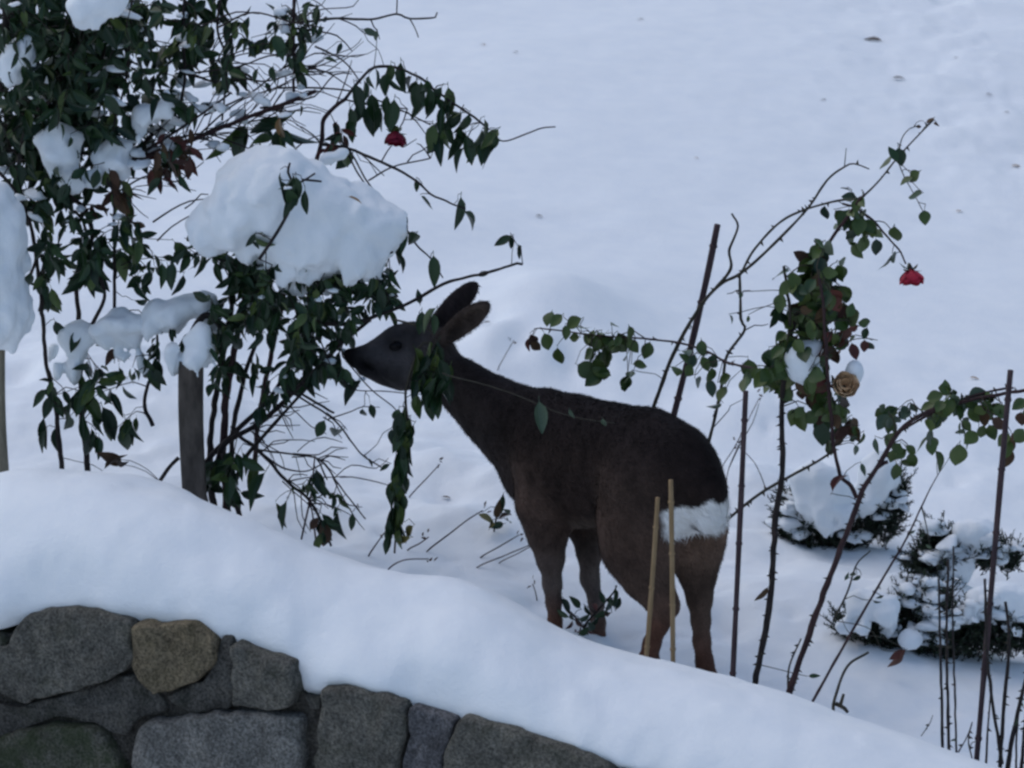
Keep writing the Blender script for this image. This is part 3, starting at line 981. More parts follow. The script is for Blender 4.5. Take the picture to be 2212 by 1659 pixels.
# ------------------------------------------------------------------ left: dark evergreen shrub
A = Plant('evergreen_shrub', 'tall dense evergreen shrub with dark hanging leaves behind the snowy wall', 'shrub', gp(*P(150, 1050, 0.25)[:2]))
yA = 0.25
A.px([(195, 1090), (190, 1010), (176, 900), (173, 836), (172, 740), (170, 686), (165, 600), (192, 540), (198, 500), (182, 450), (150, 420), (130, 370), (122, 300), (140, 200), (168, 100), (180, -30)], yA, 0.0085, 0.006)
A.px([(140, 1080), (122, 900), (108, 820), (97, 766), (88, 640), (78, 560), (62, 480), (28, 405), (-30, 350)], yA - 0.08, 0.0075, 0.005)
A.px([(78, 560), (60, 620), (70, 650)], yA - 0.08, 0.005, 0.003, name='branch')
A.px([(62, 480), (40, 380), (60, 270), (113, 213), (170, 140), (200, 40), (210, -40)], yA, 0.007, 0.005, name='branch')
A.px([(-20, 330), (10, 327), (66, 313), (127, 267), (180, 200), (230, 100), (240, -30)], yA + 0.05, 0.006, 0.004, name='branch')
A.px([(150, 420), (190, 405), (243, 380), (330, 332), (420, 300), (500, 267), (633, 217), (682, 197)], yA + 0.05, 0.0085, 0.0055, name='branch', mat=BARKR)
A.px([(243, 380), (300, 335), (367, 292), (430, 250), (500, 200)], yA, 0.006, 0.003, name='branch')
A.px([(140, 330), (277, 330), (330, 290), (380, 257), (450, 225)], yA + 0.1, 0.0075, 0.004, name='branch')
A.px([(232, 395), (238, 340), (244, 290), (248, 262), (270, 180), (280, 80), (285, -30)], yA - 0.05, 0.004, 0.003, name='branch')
A.px([(247, 720), (247, 553), (246, 470), (245, 417), (230, 393)], yA - 0.05, 0.005, 0.004, name='branch')
A.px([(0, 200), (10, 120), (12, 40), (8, -30)], yA - 0.1, 0.011, 0.010, name='branch')
A.px([(200, 700), (225, 640), (205, 575), (195, 540), (180, 480), (160, 455)], yA - 0.03, 0.006, 0.004, name='branch')
A.px([(330, 920), (312, 870), (330, 800), (340, 760), (338, 690)], yA - 0.05, 0.007, 0.003, name='branch')
A.px([(345, 1040), (365, 1010), (385, 990)], yA - 0.1, 0.006, 0.006, name='branch')
A.px([(400, -20), (395, 80), (400, 160), (385, 260)], yA + 0.1, 0.005, 0.004, name='branch')
A.px([(637, -20), (634, 60), (636, 150), (632, 225)], yA + 0.1, 0.0055, 0.004, name='branch', mat=BARKR)
A.px([(480, -20), (470, 60), (490, 140), (480, 260)], yA + 0.15, 0.004, 0.003, name='branch')
for x0, y0, x1, y1 in [(420, 300, 700, 130), (440, 250, 720, 160), (500, 267, 740, 215), (400, 160, 640, 120), (470, 60, 700, 60), (480, 140, 760, 190), (380, 300, 560, 330),
                       (245, 420, 440, 350), (400, 450, 450, 420), (330, 480, 445, 430), (340, 520, 450, 450), (390, 80, 560, 30), (490, 140, 600, 250), (633, 217, 760, 160), (634, 60, 760, 110)]:
    A.twig(P(x0, y0, yA + 0.1), P(x1, y1, yA + 0.1 + RR.uniform(-0.1, 0.1)), 0.0032, 0.0015, 0.01)
for k in range(90):
    x0, y0 = RR.choice([(420, 300), (500, 267), (560, 240), (330, 330), (400, 160), (480, 140), (634, 150), (300, 335), (630, 60), (245, 420)])
    an = RR.uniform(-1.2, 0.9)
    L = RR.uniform(60, 190)
    A.twig(P(x0 + RR.uniform(-30, 30), y0 + RR.uniform(-12, 12), yA + 0.08), P(x0 + L * math.cos(an), y0 + L * math.sin(an) * 0.8, yA + 0.1 + RR.uniform(-0.15, 0.2)), 0.0022, 0.001, 0.01)
D = ['dark'] * 9 + ['mid']
A.cluster(130, 80, 190, 110, 0.3, 0.3, 520, 0.060, D, droop=0.7)
A.cluster(170, 190, 110, 110, 0.3, 0.3, 240, 0.064, D, droop=0.7)
A.cluster(60, 260, 90, 90, 0.4, 0.2, 120, 0.064, D, droop=0.7)
A.cluster(230, 330, 70, 60, 0.3, 0.2, 48, 0.06, D)
A.cluster(110, 100, 190, 130, 0.62, 0.12, 170, 0.064, ['dark'], droop=0.7)
A.cluster(90, 260, 100, 90, 0.6, 0.1, 70, 0.062, ['dark'], droop=0.7)
A.cluster(120, 240, 150, 120, 0.25, 0.2, 110, 0.058, D, droop=0.7)
A.cluster(250, 190, 110, 130, 0.25, 0.2, 110, 0.056, D, droop=0.7)
A.cluster(55, 330, 70, 120, 0.28, 0.15, 100, 0.060, D)
A.cluster(330, 70, 130, 90, 0.35, 0.15, 100, 0.056, D + ['mid'])
A.cluster(470, 60, 80, 80, 0.4, 0.15, 60, 0.06, D + ['mid'])
A.cluster(560, 110, 110, 90, 0.4, 0.15, 48, 0.058, D + ['mid', 'mid'])
A.cluster(660, 50, 70, 60, 0.4, 0.15, 36, 0.052, D + ['mid'])
A.cluster(370, 180, 60, 70, 0.35, 0.15, 36, 0.055, D)
A.cluster(540, 290, 50, 20, 0.35, 0.1, 12, 0.085, ['dark', 'mid', 'mid'])
A.cluster(620, 300, 50, 20, 0.30, 0.1, 12, 0.085, ['dark', 'mid', 'dark'])
A.cluster(140, 410, 60, 60, 0.22, 0.12, 60, 0.058, D)
A.cluster(85, 420, 40, 50, 0.25, 0.1, 30, 0.055, D)
A.cluster(370, 330, 50, 70, 0.2, 0.1, 54, 0.055, ['brown', 'brown', 'red', 'dark'])
A.cluster(265, 460, 60, 60, 0.2, 0.1, 42, 0.056, ['brown', 'dark', 'mid', 'brown'])
A.cluster(130, 540, 40, 60, 0.17, 0.1, 30, 0.058, D)
A.cluster(170, 500, 40, 50, 0.18, 0.1, 24, 0.056, D)
A.cluster(245, 580, 80, 50, 0.17, 0.12, 66, 0.060, D + ['mid'])
A.cluster(330, 560, 50, 50, 0.17, 0.1, 24, 0.060, D + ['mid'])
A.cluster(110, 620, 30, 50, 0.15, 0.06, 18, 0.056, D + ['mid'])
A.cluster(200, 860, 50, 40, 0.15, 0.06, 24, 0.066, D)
A.cluster(235, 800, 60, 30, 0.15, 0.08, 24, 0.056, D + ['brown'])
A.cluster(345, 690, 30, 60, 0.15, 0.06, 12, 0.045, D)
A.cluster(150, 850, 40, 40, 0.17, 0.06, 18, 0.066, D)
A.cluster(215, 930, 40, 30, 0.12, 0.04, 12, 0.07, D, droop=1.4)
A.at_px([(92, 955), (122, 950), (145, 915), (180, 930), (212, 920), (232, 915), (200, 880), (170, 870), (95, 940)], 0.15, 0.072, D, 'long', 1.3)
A.at_px([(310, 650), (385, 620), (280, 935), (130, 717), (60, 610), (160, 740), (395, 545)], 0.15, 0.06, D, 'long', 0.9)
A.at_px([(250, 995), (262, 1000), (240, 990)], 0.1, 0.06, ['brown'], 'long', 0.2)
A.finish()

# ------------------------------------------------------------------ shrub under the big snow cushion
B = Plant('browsed_shrub', 'many-stemmed leafy shrub bowed under the biggest snow cushion, being browsed by the deer', 'shrub', gp(*P(480, 1080, 0.15)[:2]))
yB = 0.15
B.px([(492, 1130), (486, 1040), (482, 960), (490, 850), (510, 740), (530, 640), (552, 560), (560, 500)], yB, 0.013, 0.007, mat=BARKR)
B.px([(465, 1120), (456, 1050), (455, 950), (470, 830), (490, 730), (500, 640), (495, 560)], yB + 0.05, 0.011, 0.006)
B.px([(520, 1130), (505, 1050), (500, 950), (520, 850), (545, 760), (600, 640), (640, 590)], yB + 0.05, 0.009, 0.005)
B.px([(445, 1090), (440, 1010), (505, 936), (576, 868), (619, 804), (660, 740), (700, 690)], yB - 0.02, 0.0085, 0.005)
B.px([(470, 1000), (487, 957), (548, 922), (605, 876), (654, 826), (700, 780), (740, 740), (800, 690)], yB - 0.05, 0.009, 0.005)
B.px([(500, 1060), (530, 990), (565, 947), (619, 886), (670, 830)], yB, 0.0075, 0.004)
B.px([(500, 920), (519, 943), (565, 979), (619, 1039), (669, 1082), (700, 1142), (715, 1180)], yB - 0.08, 0.006, 0.0035)
B.px([(545, 970), (562, 972), (633, 982), (690, 993), (725, 1036), (760, 1085), (790, 1121)], yB - 0.06, 0.0035, 0.002, name='branch')
B.px([(620, 845), (647, 858), (725, 911), (779, 979), (832, 1014)], yB - 0.1, 0.0035, 0.002, name='branch')
B.px([(650, 850), (700, 880), (722, 892)], yB - 0.1, 0.004, 0.003, name='branch')
B.px([(651, 1165), (669, 1082), (676, 1036), (680, 985)], yB - 0.1, 0.003, 0.002, name='branch', mat=BARKR)
B.px([(684, 1180), (676, 1120), (668, 1075)], yB - 0.1, 0.003, 0.002, name='branch', mat=BARKR)
B.px([(565, 979), (610, 1010), (660, 1018), (700, 1000)], yB - 0.08, 0.003, 0.002, name='branch')
B.px([(510, 740), (450, 680), (410, 726), (395, 745)], yB - 0.05, 0.010, 0.008, name='branch')
B.px([(700, 700), (760, 700), (824, 678), (885, 654), (957, 614), (1000, 601), (1058, 588), (1117, 569), (1128, 572)], 0.05, 0.006, 0.0035, name='branch')
B.px([(600, 600), (690, 590), (750, 570), (800, 562), (848, 545)], 0.0, 0.006, 0.003, name='branch')
B.px([(620, 450), (630, 420), (628, 385), (645, 395), (680, 375)], -0.17, 0.005, 0.003, name='branch')
B.px([(560, 560), (600, 500), (622, 460), (624, 450)], -0.12, 0.005, 0.004, name='branch')
B.px([(632, 392), (622, 372), (626, 352)], -0.17, 0.004, 0.003, name='branch')
B.px([(652, 388), (695, 392)], -0.17, 0.003, 0.003, name='branch')
B.px([(690, 730), (720, 800), (760, 840), (830, 845), (880, 850)], 0.0, 0.002, 0.0015, name='branch')
B.px([(740, 770), (800, 840), (850, 880), (868, 905)], -0.05, 0.002, 0.0015, name='branch')
B.px([(720, 660), (800, 590), (870, 480), (866, 462)], 0.1, 0.004, 0.003, name='branch')
B.px([(868, 480), (900, 530), (930, 558), (957, 600)], 0.1, 0.003, 0.002, name='branch')
D2 = ['dark'] * 6 + ['mid']
for k in range(46):
    x0, y0 = RR.choice([(565, 979), (619, 1039), (654, 826), (633, 982), (690, 993), (669, 1082), (605, 876), (548, 922), (700, 900), (725, 1036)])
    an = RR.uniform(-0.5, 1.3)
    Ln = RR.uniform(40, 130)
    B.twig(P(x0 + RR.uniform(-10, 10), y0 + RR.uniform(-8, 8), yB - 0.07), P(x0 + Ln * math.cos(an), min(y0 + Ln * math.sin(an), 1160), yB - 0.08 + RR.uniform(-0.08, 0.08)), 0.0022, 0.001, 0.008)
B.cluster(560, 560, 90, 60, 0.1, 0.15, 138, 0.056, D2, droop=0.8)
B.cluster(530, 660, 80, 80, 0.1, 0.15, 150, 0.056, D2, droop=0.8)
B.cluster(630, 660, 90, 60, 0.08, 0.15, 132, 0.054, D2, droop=0.8)
B.cluster(760, 620, 90, 45, 0.08, 0.12, 108, 0.052, D2, droop=0.7)
B.cluster(800, 660, 55, 50, 0.08, 0.1, 42, 0.048, D2)
B.cluster(700, 720, 70, 50, 0.06, 0.12, 72, 0.050, D2, droop=0.7)
B.cluster(640, 770, 70, 50, 0.06, 0.1, 54, 0.054, D2, droop=0.9)
B.cluster(740, 790, 40, 40, 0.06, 0.08, 30, 0.045, D2)
B.cluster(480, 760, 50, 70, 0.08, 0.1, 54, 0.060, D2, droop=1.0)
B.cluster(590, 840, 60, 50, 0.06, 0.08, 36, 0.054, D2)
B.cluster(480, 1040, 50, 40, 0.05, 0.08, 48, 0.060, D2, droop=0.8)
B.cluster(410, 560, 30, 60, 0.1, 0.08, 18, 0.05, D2)
B.cluster(340, 590, 20, 50, 0.1, 0.08, 6, 0.06, D2)
B.at_px([(620, 400), (612, 420), (632, 430), (640, 415), (660, 440), (606, 400), (626, 440)], -0.2, 0.062, ['dark'], 'long', 1.2, 0.01)
B.at_px([(860, 500), (868, 520), (880, 500), (862, 545), (890, 520), (868, 570), (852, 490)], 0.08, 0.055, D2, 'long', 1.0)
B.at_px([(938, 588, 1.3), (1042, 592, 0.6), (1086, 520, 0.8), (1104, 525, 0.7), (1122, 548, 0.5), (1122, 538, 0.5), (905, 640, 0.6)], 0.05, 0.055, ['dark'], 'long', 0.8, 0.01)
B.at_px([(552, 1060, 1.5), (545, 1030, 1.2), (695, 1045, 1.1), (708, 1060, 0.9), (690, 930, 0.9), (725, 940, 1.2), (757, 850, 1.4), (632, 760, 1.2), (618, 1115), (612, 1120), (700, 1150, 1.1),
         (735, 1140), (760, 1130, 0.7), (712, 1130), (830, 1010, 0.5), (800, 1000, 0.4), (805, 890, 0.6), (845, 945, 0.6), (785, 895, 0.6), (600, 1110, 0.8)], 0.02, 0.060, D2, 'long', 1.2)
B.cluster(700, 1110, 50, 40, 0.03, 0.05, 12, 0.046, D2, droop=1.1)
B.cluster(640, 1010, 70, 50, 0.05, 0.05, 12, 0.036, D2, droop=1.0)
B.at_px([(690, 1155, 1.1), (702, 1162), (680, 1130, 0.8)], 0.0, 0.055, ['brown'], 'long', 0.8)
# leaves hanging in front of the deer's cheek, and the leafy trailing shoot below them
B.px([(850, 690), (890, 700), (930, 715), (941, 745), (930, 741), (915, 740), (898, 766), (890, 820)], -0.12, 0.003, 0.002, name='trailing_shoot', mat=CANE)
B.px([(905, 750), (880, 830), (876, 868), (882, 926), (880, 980), (870, 1060), (858, 1130), (852, 1195)], -0.16, 0.004, 0.003, name='trailing_shoot', mat=CANE)
B.at_px([(905, 775), (915, 790), (930, 770), (938, 790), (925, 810), (945, 815), (910, 825), (955, 835), (935, 850), (918, 850), (900, 850), (950, 862), (940, 870), (965, 815), (895, 800), (925, 840), (905, 810), (920, 760), (948, 780), (958, 800), (940, 830), (915, 865), (960, 850), (930, 885), (945, 880), (900, 880), (898, 830), (970, 840)], -0.17, 0.064, ['dark', 'dark', 'mid'], 'long', 1.5, 0.02)
B.at_px([(925, 690, 1.0), (910, 700, 0.9), (935, 700, 0.8)], -0.17, 0.06, ['mid', 'dark'], 'long', 1.2, 0.01)
B.at_px([(876 + (8 if i % 2 else -8) + RR.uniform(-10, 10) - max(0, (y - 940) * 0.11), y) for i, y in enumerate(range(905, 1180, 8))], -0.19, 0.062, ['dark', 'dark', 'mid'], 'long', 2.4, 0.02)
B.at_px([(868, 1165), (880, 1150)], -0.2, 0.05, ['yellow'], 'long', 0.3, 0.01)
B.px([(955, 805), (970, 812), (1037, 828), (1117, 854), (1224, 897), (1330, 915)], -0.55, 0.0022, 0.0014, name='trailing_shoot', mat=CANE)
B.skel = B.skel[-40:]
B.at_px([(1167, 903, 1.1), (1235, 895, 0.4), (1305, 915, 0.4)], -0.56, 0.062, ['grey'], 'long', 2.0, 0.005)
B.finish([(812, 768, 88, 66, DEER_H(800, 770)[1] + 0.02)])

# ------------------------------------------------------------------ arching rose with the dark red bloom
R1 = Plant('arching_rose', 'climbing rose arching over the snow cushion with drooping leaves and a crimson bloom', 'rose bush', gp(*P(540, 1050, 0.4)[:2]), bark=BARK)
yC = 0.35
R1.px([(545, 1060), (560, 900), (600, 700), (640, 520), (670, 400), (693, 311), (697, 280), (699, 258), (724, 230), (745, 215)], yC, 0.008, 0.006, mat=BARKR)
R1.px([(745, 215), (777, 174), (808, 146), (854, 146), (901, 165), (957, 208), (1010, 243), (1056, 280)], yC, 0.005, 0.003, name='branch')
R1.px([(1056, 290), (1088, 305), (1137, 289), (1170, 277), (1200, 274)], yC, 0.0025, 0.0018, name='branch')
R1.px([(693, 311), (758, 323), (823, 351), (888, 382), (932, 420), (972, 438), (1005, 452)], yC - 0.1, 0.005, 0.0022, name='branch')
R1.px([(740, 310), (758, 330), (795, 395), (826, 426)], yC - 0.12, 0.0035, 0.002, name='branch')
R1.px([(745, 320), (770, 370), (790, 400)], yC - 0.1, 0.003, 0.002, name='branch')
R1.px([(796, 390), (850, 360), (930, 342)], yC, 0.003, 0.002, name='branch')
R1.px([(640, 50), (724, 40), (801, 42), (857, 30), (885, 40), (941, 37), (945, 26)], yC + 0.1, 0.004, 0.0022, name='branch')
R1.px([(885, 40), (896, 60), (904, 81)], yC + 0.1, 0.002, 0.0015, name='branch')
R1.px([(857, 30), (858, -20)], yC + 0.1, 0.002, 0.0015, name='branch')
R1.px([(600, 190), (690, 190), (770, 200), (860, 235), (930, 270)], yC + 0.05, 0.003, 0.002, name='branch')
R1.px([(680, 100), (740, 130), (780, 180)], yC + 0.05, 0.003, 0.002, name='branch')
R1.px([(745, 215), (790, 225), (840, 230), (880, 235)], yC, 0.003, 0.002, name='branch')
R1.px([(880, 235), (870, 265), (860, 280)], yC - 0.02, 0.002, 0.002, name='branch')
for x0, y0, x1, y1 in [(693, 311, 640, 270), (724, 230, 760, 130), (758, 323, 830, 380), (823, 351, 900, 300), (880, 350, 930, 310), (640, 320, 700, 290), (700, 40, 790, 75), (801, 42, 820, 85), (850, 235, 920, 290), (930, 342, 900, 310)]:
    R1.twig(P(x0, y0, yC), P(x1, y1, yC + 0.02), 0.0025, 0.0012, 0.01)
arch = [(785, 205, 1.0), (800, 185), (815, 170), (830, 185), (842, 165), (858, 185), (868, 170), (882, 185), (895, 200), (770, 215), (775, 245), (805, 235), (812, 260, 1.3), (800, 262, 1.1), (828, 258, 1.1),
        (845, 250, 1.2), (838, 232), (850, 262), (902, 215), (912, 205), (925, 220), (905, 235), (930, 232), (940, 215), (955, 230), (965, 245), (970, 225), (952, 262), (945, 285), (938, 315, 1.2), (950, 325, 1.2), (932, 300),
        (960, 305), (968, 290), (985, 300), (982, 325, 1.1), (975, 265), (990, 250), (1000, 275), (1003, 300), (1012, 325, 1.1), (1022, 330), (1030, 305), (1038, 330, 1.1), (1050, 315), (1060, 325, 1.1), (1058, 300), (1066, 310), (920, 195), (990, 345), (1045, 290),
        (760, 265), (757, 285), (748, 340), (742, 350)]
R1.at_px(arch, yC - 0.02, 0.062, ['dark'] * 5 + ['mid'], 'long', 1.1, 0.05)
R1.at_px([(991, 463, 1.15), (1018, 476, 0.95)], yC - 0.1, 0.066, ['grey'], 'long', 1.6, 0.005)
R1.at_px([(920, 440, 0.8), (900, 402, 0.6), (803, 70, 0.7, 'grey'), (812, 78, 0.5, 'grey'), (715, 130, 0.6), (555, 165, 0.7), (588, 165, 0.9), (732, 105, 0.5), (650, 240, 0.6)], yC - 0.08, 0.055, ['dark'], 'long', 1.2, 0.02)
R1.at_px([(610, 285, 1.1, 'tan')], yC - 0.12, 0.06, ['tan'], 'long', 1.0, 0.01)
R1.cluster(715, 300, 30, 25, yC - 0.05, 0.05, 18, 0.045, ['red', 'dark', 'brown'])
R1.finish()

# ------------------------------------------------------------------ roses (blooms)
def petal_material(name, a, b2):
    m, nt, b = new_mat(name)
    oi = nd(nt, 'ShaderNodeObjectInfo')
    nt.links.new(ramp(nt, oi.outputs['Random'], [(0, a), (1, b2)]), b.inputs['Base Color'])
    b.inputs['Roughness'].default_value = 0.6
    b.inputs['Specular IOR Level'].default_value = 0.2
    return m
PET_RED = petal_material('petal_red', (0.30, 0.012, 0.03), (0.50, 0.03, 0.06))
PET_DARK = petal_material('petal_crimson', (0.13, 0.006, 0.022), (0.22, 0.012, 0.035))
PET_PEACH = petal_material('petal_peach', (0.58, 0.40, 0.24), (0.74, 0.55, 0.36))
def petal_mesh():
    V, Fc = [], []
    n, m = 6, 6
    for i in range(n + 1):
        t = i / n
        w = 0.5 * math.sin(math.pi * min(0.97, 0.12 + 0.68 * t)) * (1 if t < 0.9 else 0.8)
        for k in range(m + 1):
            a = (k / m - 0.5) * 2
            V.append((w * a, 0.28 * math.sin(t * 1.9) + 0.30 * a * a * -w - (0.12 * (t - 0.8) if t > 0.8 else 0), t * (1 - 0.10 * a * a)))
    for i in range(n):
        for k in range(m):
            q = i * (m + 1) + k
            Fc.append((q, q + 1, q + m + 2, q + m + 1))
    me = bpy.data.meshes.new('petal')
    me.from_pydata(V, [], Fc)
    me.polygons.foreach_set('use_smooth', [True] * len(me.polygons))
    return me
def bloom(name, label, pos, axis, size, mat):
    root = thing(name, label, 'rose', pos, 'rose blooms')
    axis = unit(np.array(axis, float))
    q = Vector(axis).to_track_quat('Z', 'Y').to_matrix()
    pm = petal_mesh()
    pm.materials.append(mat)
    rg = random.Random(5)
    inv = Matrix.Translation(-root.location)
    for ring, (cnt, tilt, sc, rad) in enumerate(((3, 0.02, 0.80, 0.02), (5, 0.12, 0.9, 0.06), (6, 0.24, 1.0, 0.10), (7, 0.42, 0.95, 0.14))):
        for k in range(cnt):
            a = 2 * math.pi * (k + 0.37 * ring) / cnt + rg.uniform(-0.15, 0.15)
            R = Matrix.Rotation(a, 3, 'Z') @ Matrix.Rotation(-(tilt + rg.uniform(-0.1, 0.1)), 3, 'X')
            s = size * sc * rg.uniform(0.9, 1.08)
            M = (q @ R).to_4x4() @ Matrix.Diagonal((s, s, s, 1))
            off = q @ (Matrix.Rotation(a, 3, 'Z') @ Vector((0, size * rad, 0)))
            M.translation = Vector(pos) + off
            o = bpy.data.objects.new('petal', pm)
            C.objects.link(o)
            o.parent = root; o.matrix_parent_inverse = inv; o.matrix_basis = M
    V, Fc = [], []
    ax = np.array(axis)
    path, rr = smooth_poly([pos - ax * size * 0.35, pos - ax * size * 0.1, pos + ax * size * 0.12], [0.003, 0.008, 0.004], 0.004)
    tube(V, Fc, path, rr, 8)
    hip = mesh_obj('rose_hip', V, Fc, CANE, root)
    for k in range(5):
        a = 2 * math.pi * k / 5
        x = np.array(q @ Vector((math.cos(a), math.sin(a), 0)))
        d = unit(x + ax * rg.uniform(-0.6, 0.6))
        me = LEAF_LONG[0]
        n = unit(np.cross(d, np.cross(ax, d)))
        s = size * 0.75
        xx = np.cross(d, n)
        M = Matrix(((xx[0] * s, d[0] * s, n[0] * s, pos[0]), (xx[1] * s, d[1] * s, n[1] * s, pos[1]), (xx[2] * s, d[2] * s, n[2] * s, pos[2]), (0, 0, 0, 1)))
        o = bpy.data.objects.new('sepal', me)
        C.objects.link(o)
        o.parent = hip; o.matrix_basis = M
        o.material_slots[0].link = 'OBJECT'; o.material_slots[0].material = LEAF['mid']
    return root
bloom('rose_bloom', 'crimson rose hanging under the arching leaves above the snow cushion', P(856, 284, yC - 0.03), (-0.1, -0.45, -0.9), 0.046, PET_DARK)

# ------------------------------------------------------------------ right: tall standard rose
yD = -0.62
R2 = Plant('rose_bush', 'tall thorny rose bush with rounded green leaflets standing between bamboo stakes', 'rose bush', gp(*P(1660, 1400, -0.75)[:2]), bark=CANE)
gD = -0.80
R2.px([(1625, 1500, gD), (1631, 1476, gD), (1661, 1322, gD + 0.05), (1671, 1204, gD + 0.1), (1675, 1120, yD), (1688, 1037, yD), (1691, 970, yD), (1688, 900, yD), (1696, 800, yD), (1708, 720, yD), (1740, 640, yD), (1760, 560, yD)], yD, 0.0095, 0.006, thorns=60, mat=BARK)
R2.px([(1696, 800), (1706, 700), (1700, 620), (1693, 575)], yD - 0.04, 0.005, 0.004)
R2.px([(1700, 1515, -0.95), (1705, 1496, -0.95), (1741, 1390, -0.9), (1785, 1266, -0.85), (1841, 1121, -0.8), (1865, 1057), (1895, 1010), (1941, 934), (1995, 894), (2085, 867), (2212, 843), (2300, 835)], -0.78, 0.0095, 0.004, thorns=70, mat=BARKR)
R2.px([(1941, 934), (1990, 905), (2060, 870), (2140, 845), (2190, 838)], -0.76, 0.004, 0.003, thorns=14, mat=BARKR, name='branch')
R2.px([(1850, 1075), (1838, 1050), (1815, 1024), (1801, 964), (1798, 924), (1790, 850), (1785, 760), (1780, 680), (1770, 600)], -0.74, 0.006, 0.004, thorns=20, mat=BARKR)
R2.px([(1895, 1010), (1910, 1000), (1918, 998)], -0.78, 0.006, 0.005, mat=BARKR, name='branch')
R2.px([(1560, 1135), (1578, 1117), (1641, 1067), (1705, 1030), (1760, 1000), (1801, 974)], -0.55, 0.0045, 0.0035, thorns=14, mat=CANE, name='branch')
R2.px([(1750, 1530, -1.0), (1755, 1516, -1.0), (1841, 1363, -0.9), (1910, 1245, -0.85), (1955, 1169, -0.8), (1991, 1094), (2010, 1055), (2025, 1027)], -0.78, 0.0045, 0.0015, mat=BARKR)
R2.px([(1991, 1094), (2002, 1140), (2010, 1190)], -0.78, 0.002, 0.0012, name='branch')
R2.px([(1800, 1535, -1.0), (1803, 1510, -1.0), (1830, 1440, -0.95), (1875, 1410, -0.9)], -0.9, 0.005, 0.003)
R2.px([(1805, 1520), (1825, 1530), (1832, 1538)], -1.0, 0.006, 0.004, name='branch')
R2.px([(1815, 1525), (1822, 1500)], -1.0, 0.005, 0.004, name='branch')
R2.px([(1702, 1500), (1705, 1440), (1730, 1380)], -0.93, 0.003, 0.002, thorns=6)
R2.px([(1800, 1340), (1830, 1280), (1850, 1220), (1880, 1190)], -0.8, 0.003, 0.002, name='branch')
# long canes behind the deer
R2.px([(1370, 990, 0.15), (1415, 870, 0.1), (1451, 774, 0.05), (1498, 685, 0), (1548, 621, 0), (1608, 585), (1678, 521), (1744, 451), (1788, 388), (1824, 361), (1844, 354), (1878, 365)], 0.0, 0.0065, 0.002, thorns=36)
R2.px([(1548, 621), (1578, 581), (1576, 541), (1594, 488), (1581, 461)], 0.0, 0.005, 0.003, name='branch')
R2.px([(1594, 600), (1601, 591), (1628, 541), (1684, 481), (1744, 451), (1811, 434), (1850, 430), (1868, 421), (1901, 388), (1941, 338), (1988, 288), (2018, 258)], -0.05, 0.004, 0.0022, thorns=24, name='branch')
R2.px([(1941, 338), (1948, 300), (1965, 278), (1985, 272)], -0.05, 0.0018, 0.0014, name='branch')
R2.px([(1824, 361), (1828, 320)], 0.0, 0.0016, 0.001, name='branch')
R2.px([(1598, 595), (1601, 688), (1608, 714), (1571, 768), (1560, 830), (1545, 900), (1530, 960)], 0.0, 0.004, 0.005, thorns=12, name='branch')
R2.px([(1868, 421), (1850, 440), (1830, 470), (1800, 510), (1770, 560)], -0.2, 0.004, 0.005, name='branch', mat=BARKR)
R2.px([(1820, 440), (1850, 450), (1890, 480), (1920, 515), (1945, 545), (1957, 570)], -0.12, 0.0035, 0.0025, name='branch', mat=BARKR)
R2.px([(1888, 478), (1910, 480), (1932, 505)], -0.12, 0.0015, 0.0012, name='branch')
R2.px([(1940, 350), (1955, 385), (1975, 420), (1995, 460)], -0.05, 0.0018, 0.0012, name='branch')
# side spray in front of the snow, over the deer's back
R2.px([(1164, 709, 0.1), (1209, 714, 0.1), (1282, 724, 0.05), (1394, 732, 0), (1474, 742, 0), (1532, 762, -0.1), (1569, 782, -0.2), (1619, 794, -0.4), (1690, 810, yD)], 0.0, 0.002, 0.004, thorns=24, name='branch', mat=BARKR)
for x0, y0, x1, y1 in [(1608, 714, 1660, 700), (1600, 640, 1570, 635), (1600, 640, 1625, 630), (1540, 900, 1600, 800), (1535, 930, 1610, 860), (1575, 1010, 1640, 870)]:
    R2.twig(P(x0, y0, 0.0), P(x1, y1, 0.0), 0.002, 0.001, 0.01)
z4 = lambda l: [(1069 + x * 0.25, 626.7 + y * 0.25) for x, y in l]
R2.at_px(z4([(530, 265), (610, 370), (695, 410), (450, 450), (560, 570), (825, 430), (905, 445), (820, 560), (970, 595), (800, 690), (860, 790), (945, 725), (1030, 520), (1150, 560), (1195, 485), (1315, 525), (1258, 645), (1170, 740), (1130, 810), (900, 640),
              (940, 375), (1030, 315), (1160, 375), (1080, 430), (680, 285), (765, 330), (460, 240)]), 0.02, 0.038, ['mid'], 'round', 0.5, 0.04)
R2.at_px([(1285, 792, 1.1), (1268, 800, 1.2), (1282, 818, 1.2), (1300, 805, 1.1), (1310, 772, 1.1), (1357, 815, 1.1), (1350, 828, 1.0), (1275, 765, 1.0)], 0.0, 0.042, ['mid'], 'round', 0.5, 0.03)
R2.at_px([(1150, 735, 1.1, 'brown'), (1143, 745, 0.9, 'red'), (1158, 748, 0.9, 'brown')], 0.1, 0.034, ['brown'], 'round', 1.0, 0.01)
R2.at_px(z4([(1660, 545), (1790, 505), (1680, 690), (1575, 690), (1815, 640), (1760, 800), (1870, 745), (1860, 850), (2000, 770), (1965, 905), (1890, 995), (1640, 600), (1880, 620), (2180, 780), (2200, 690), (1700, 620)]), -0.15, 0.040, ['mid', 'mid', 'grey'], 'round', 0.6, 0.04)
z6 = lambda l: [(1400.9 + x / 3, 221.2 + y / 3) for x, y in l]
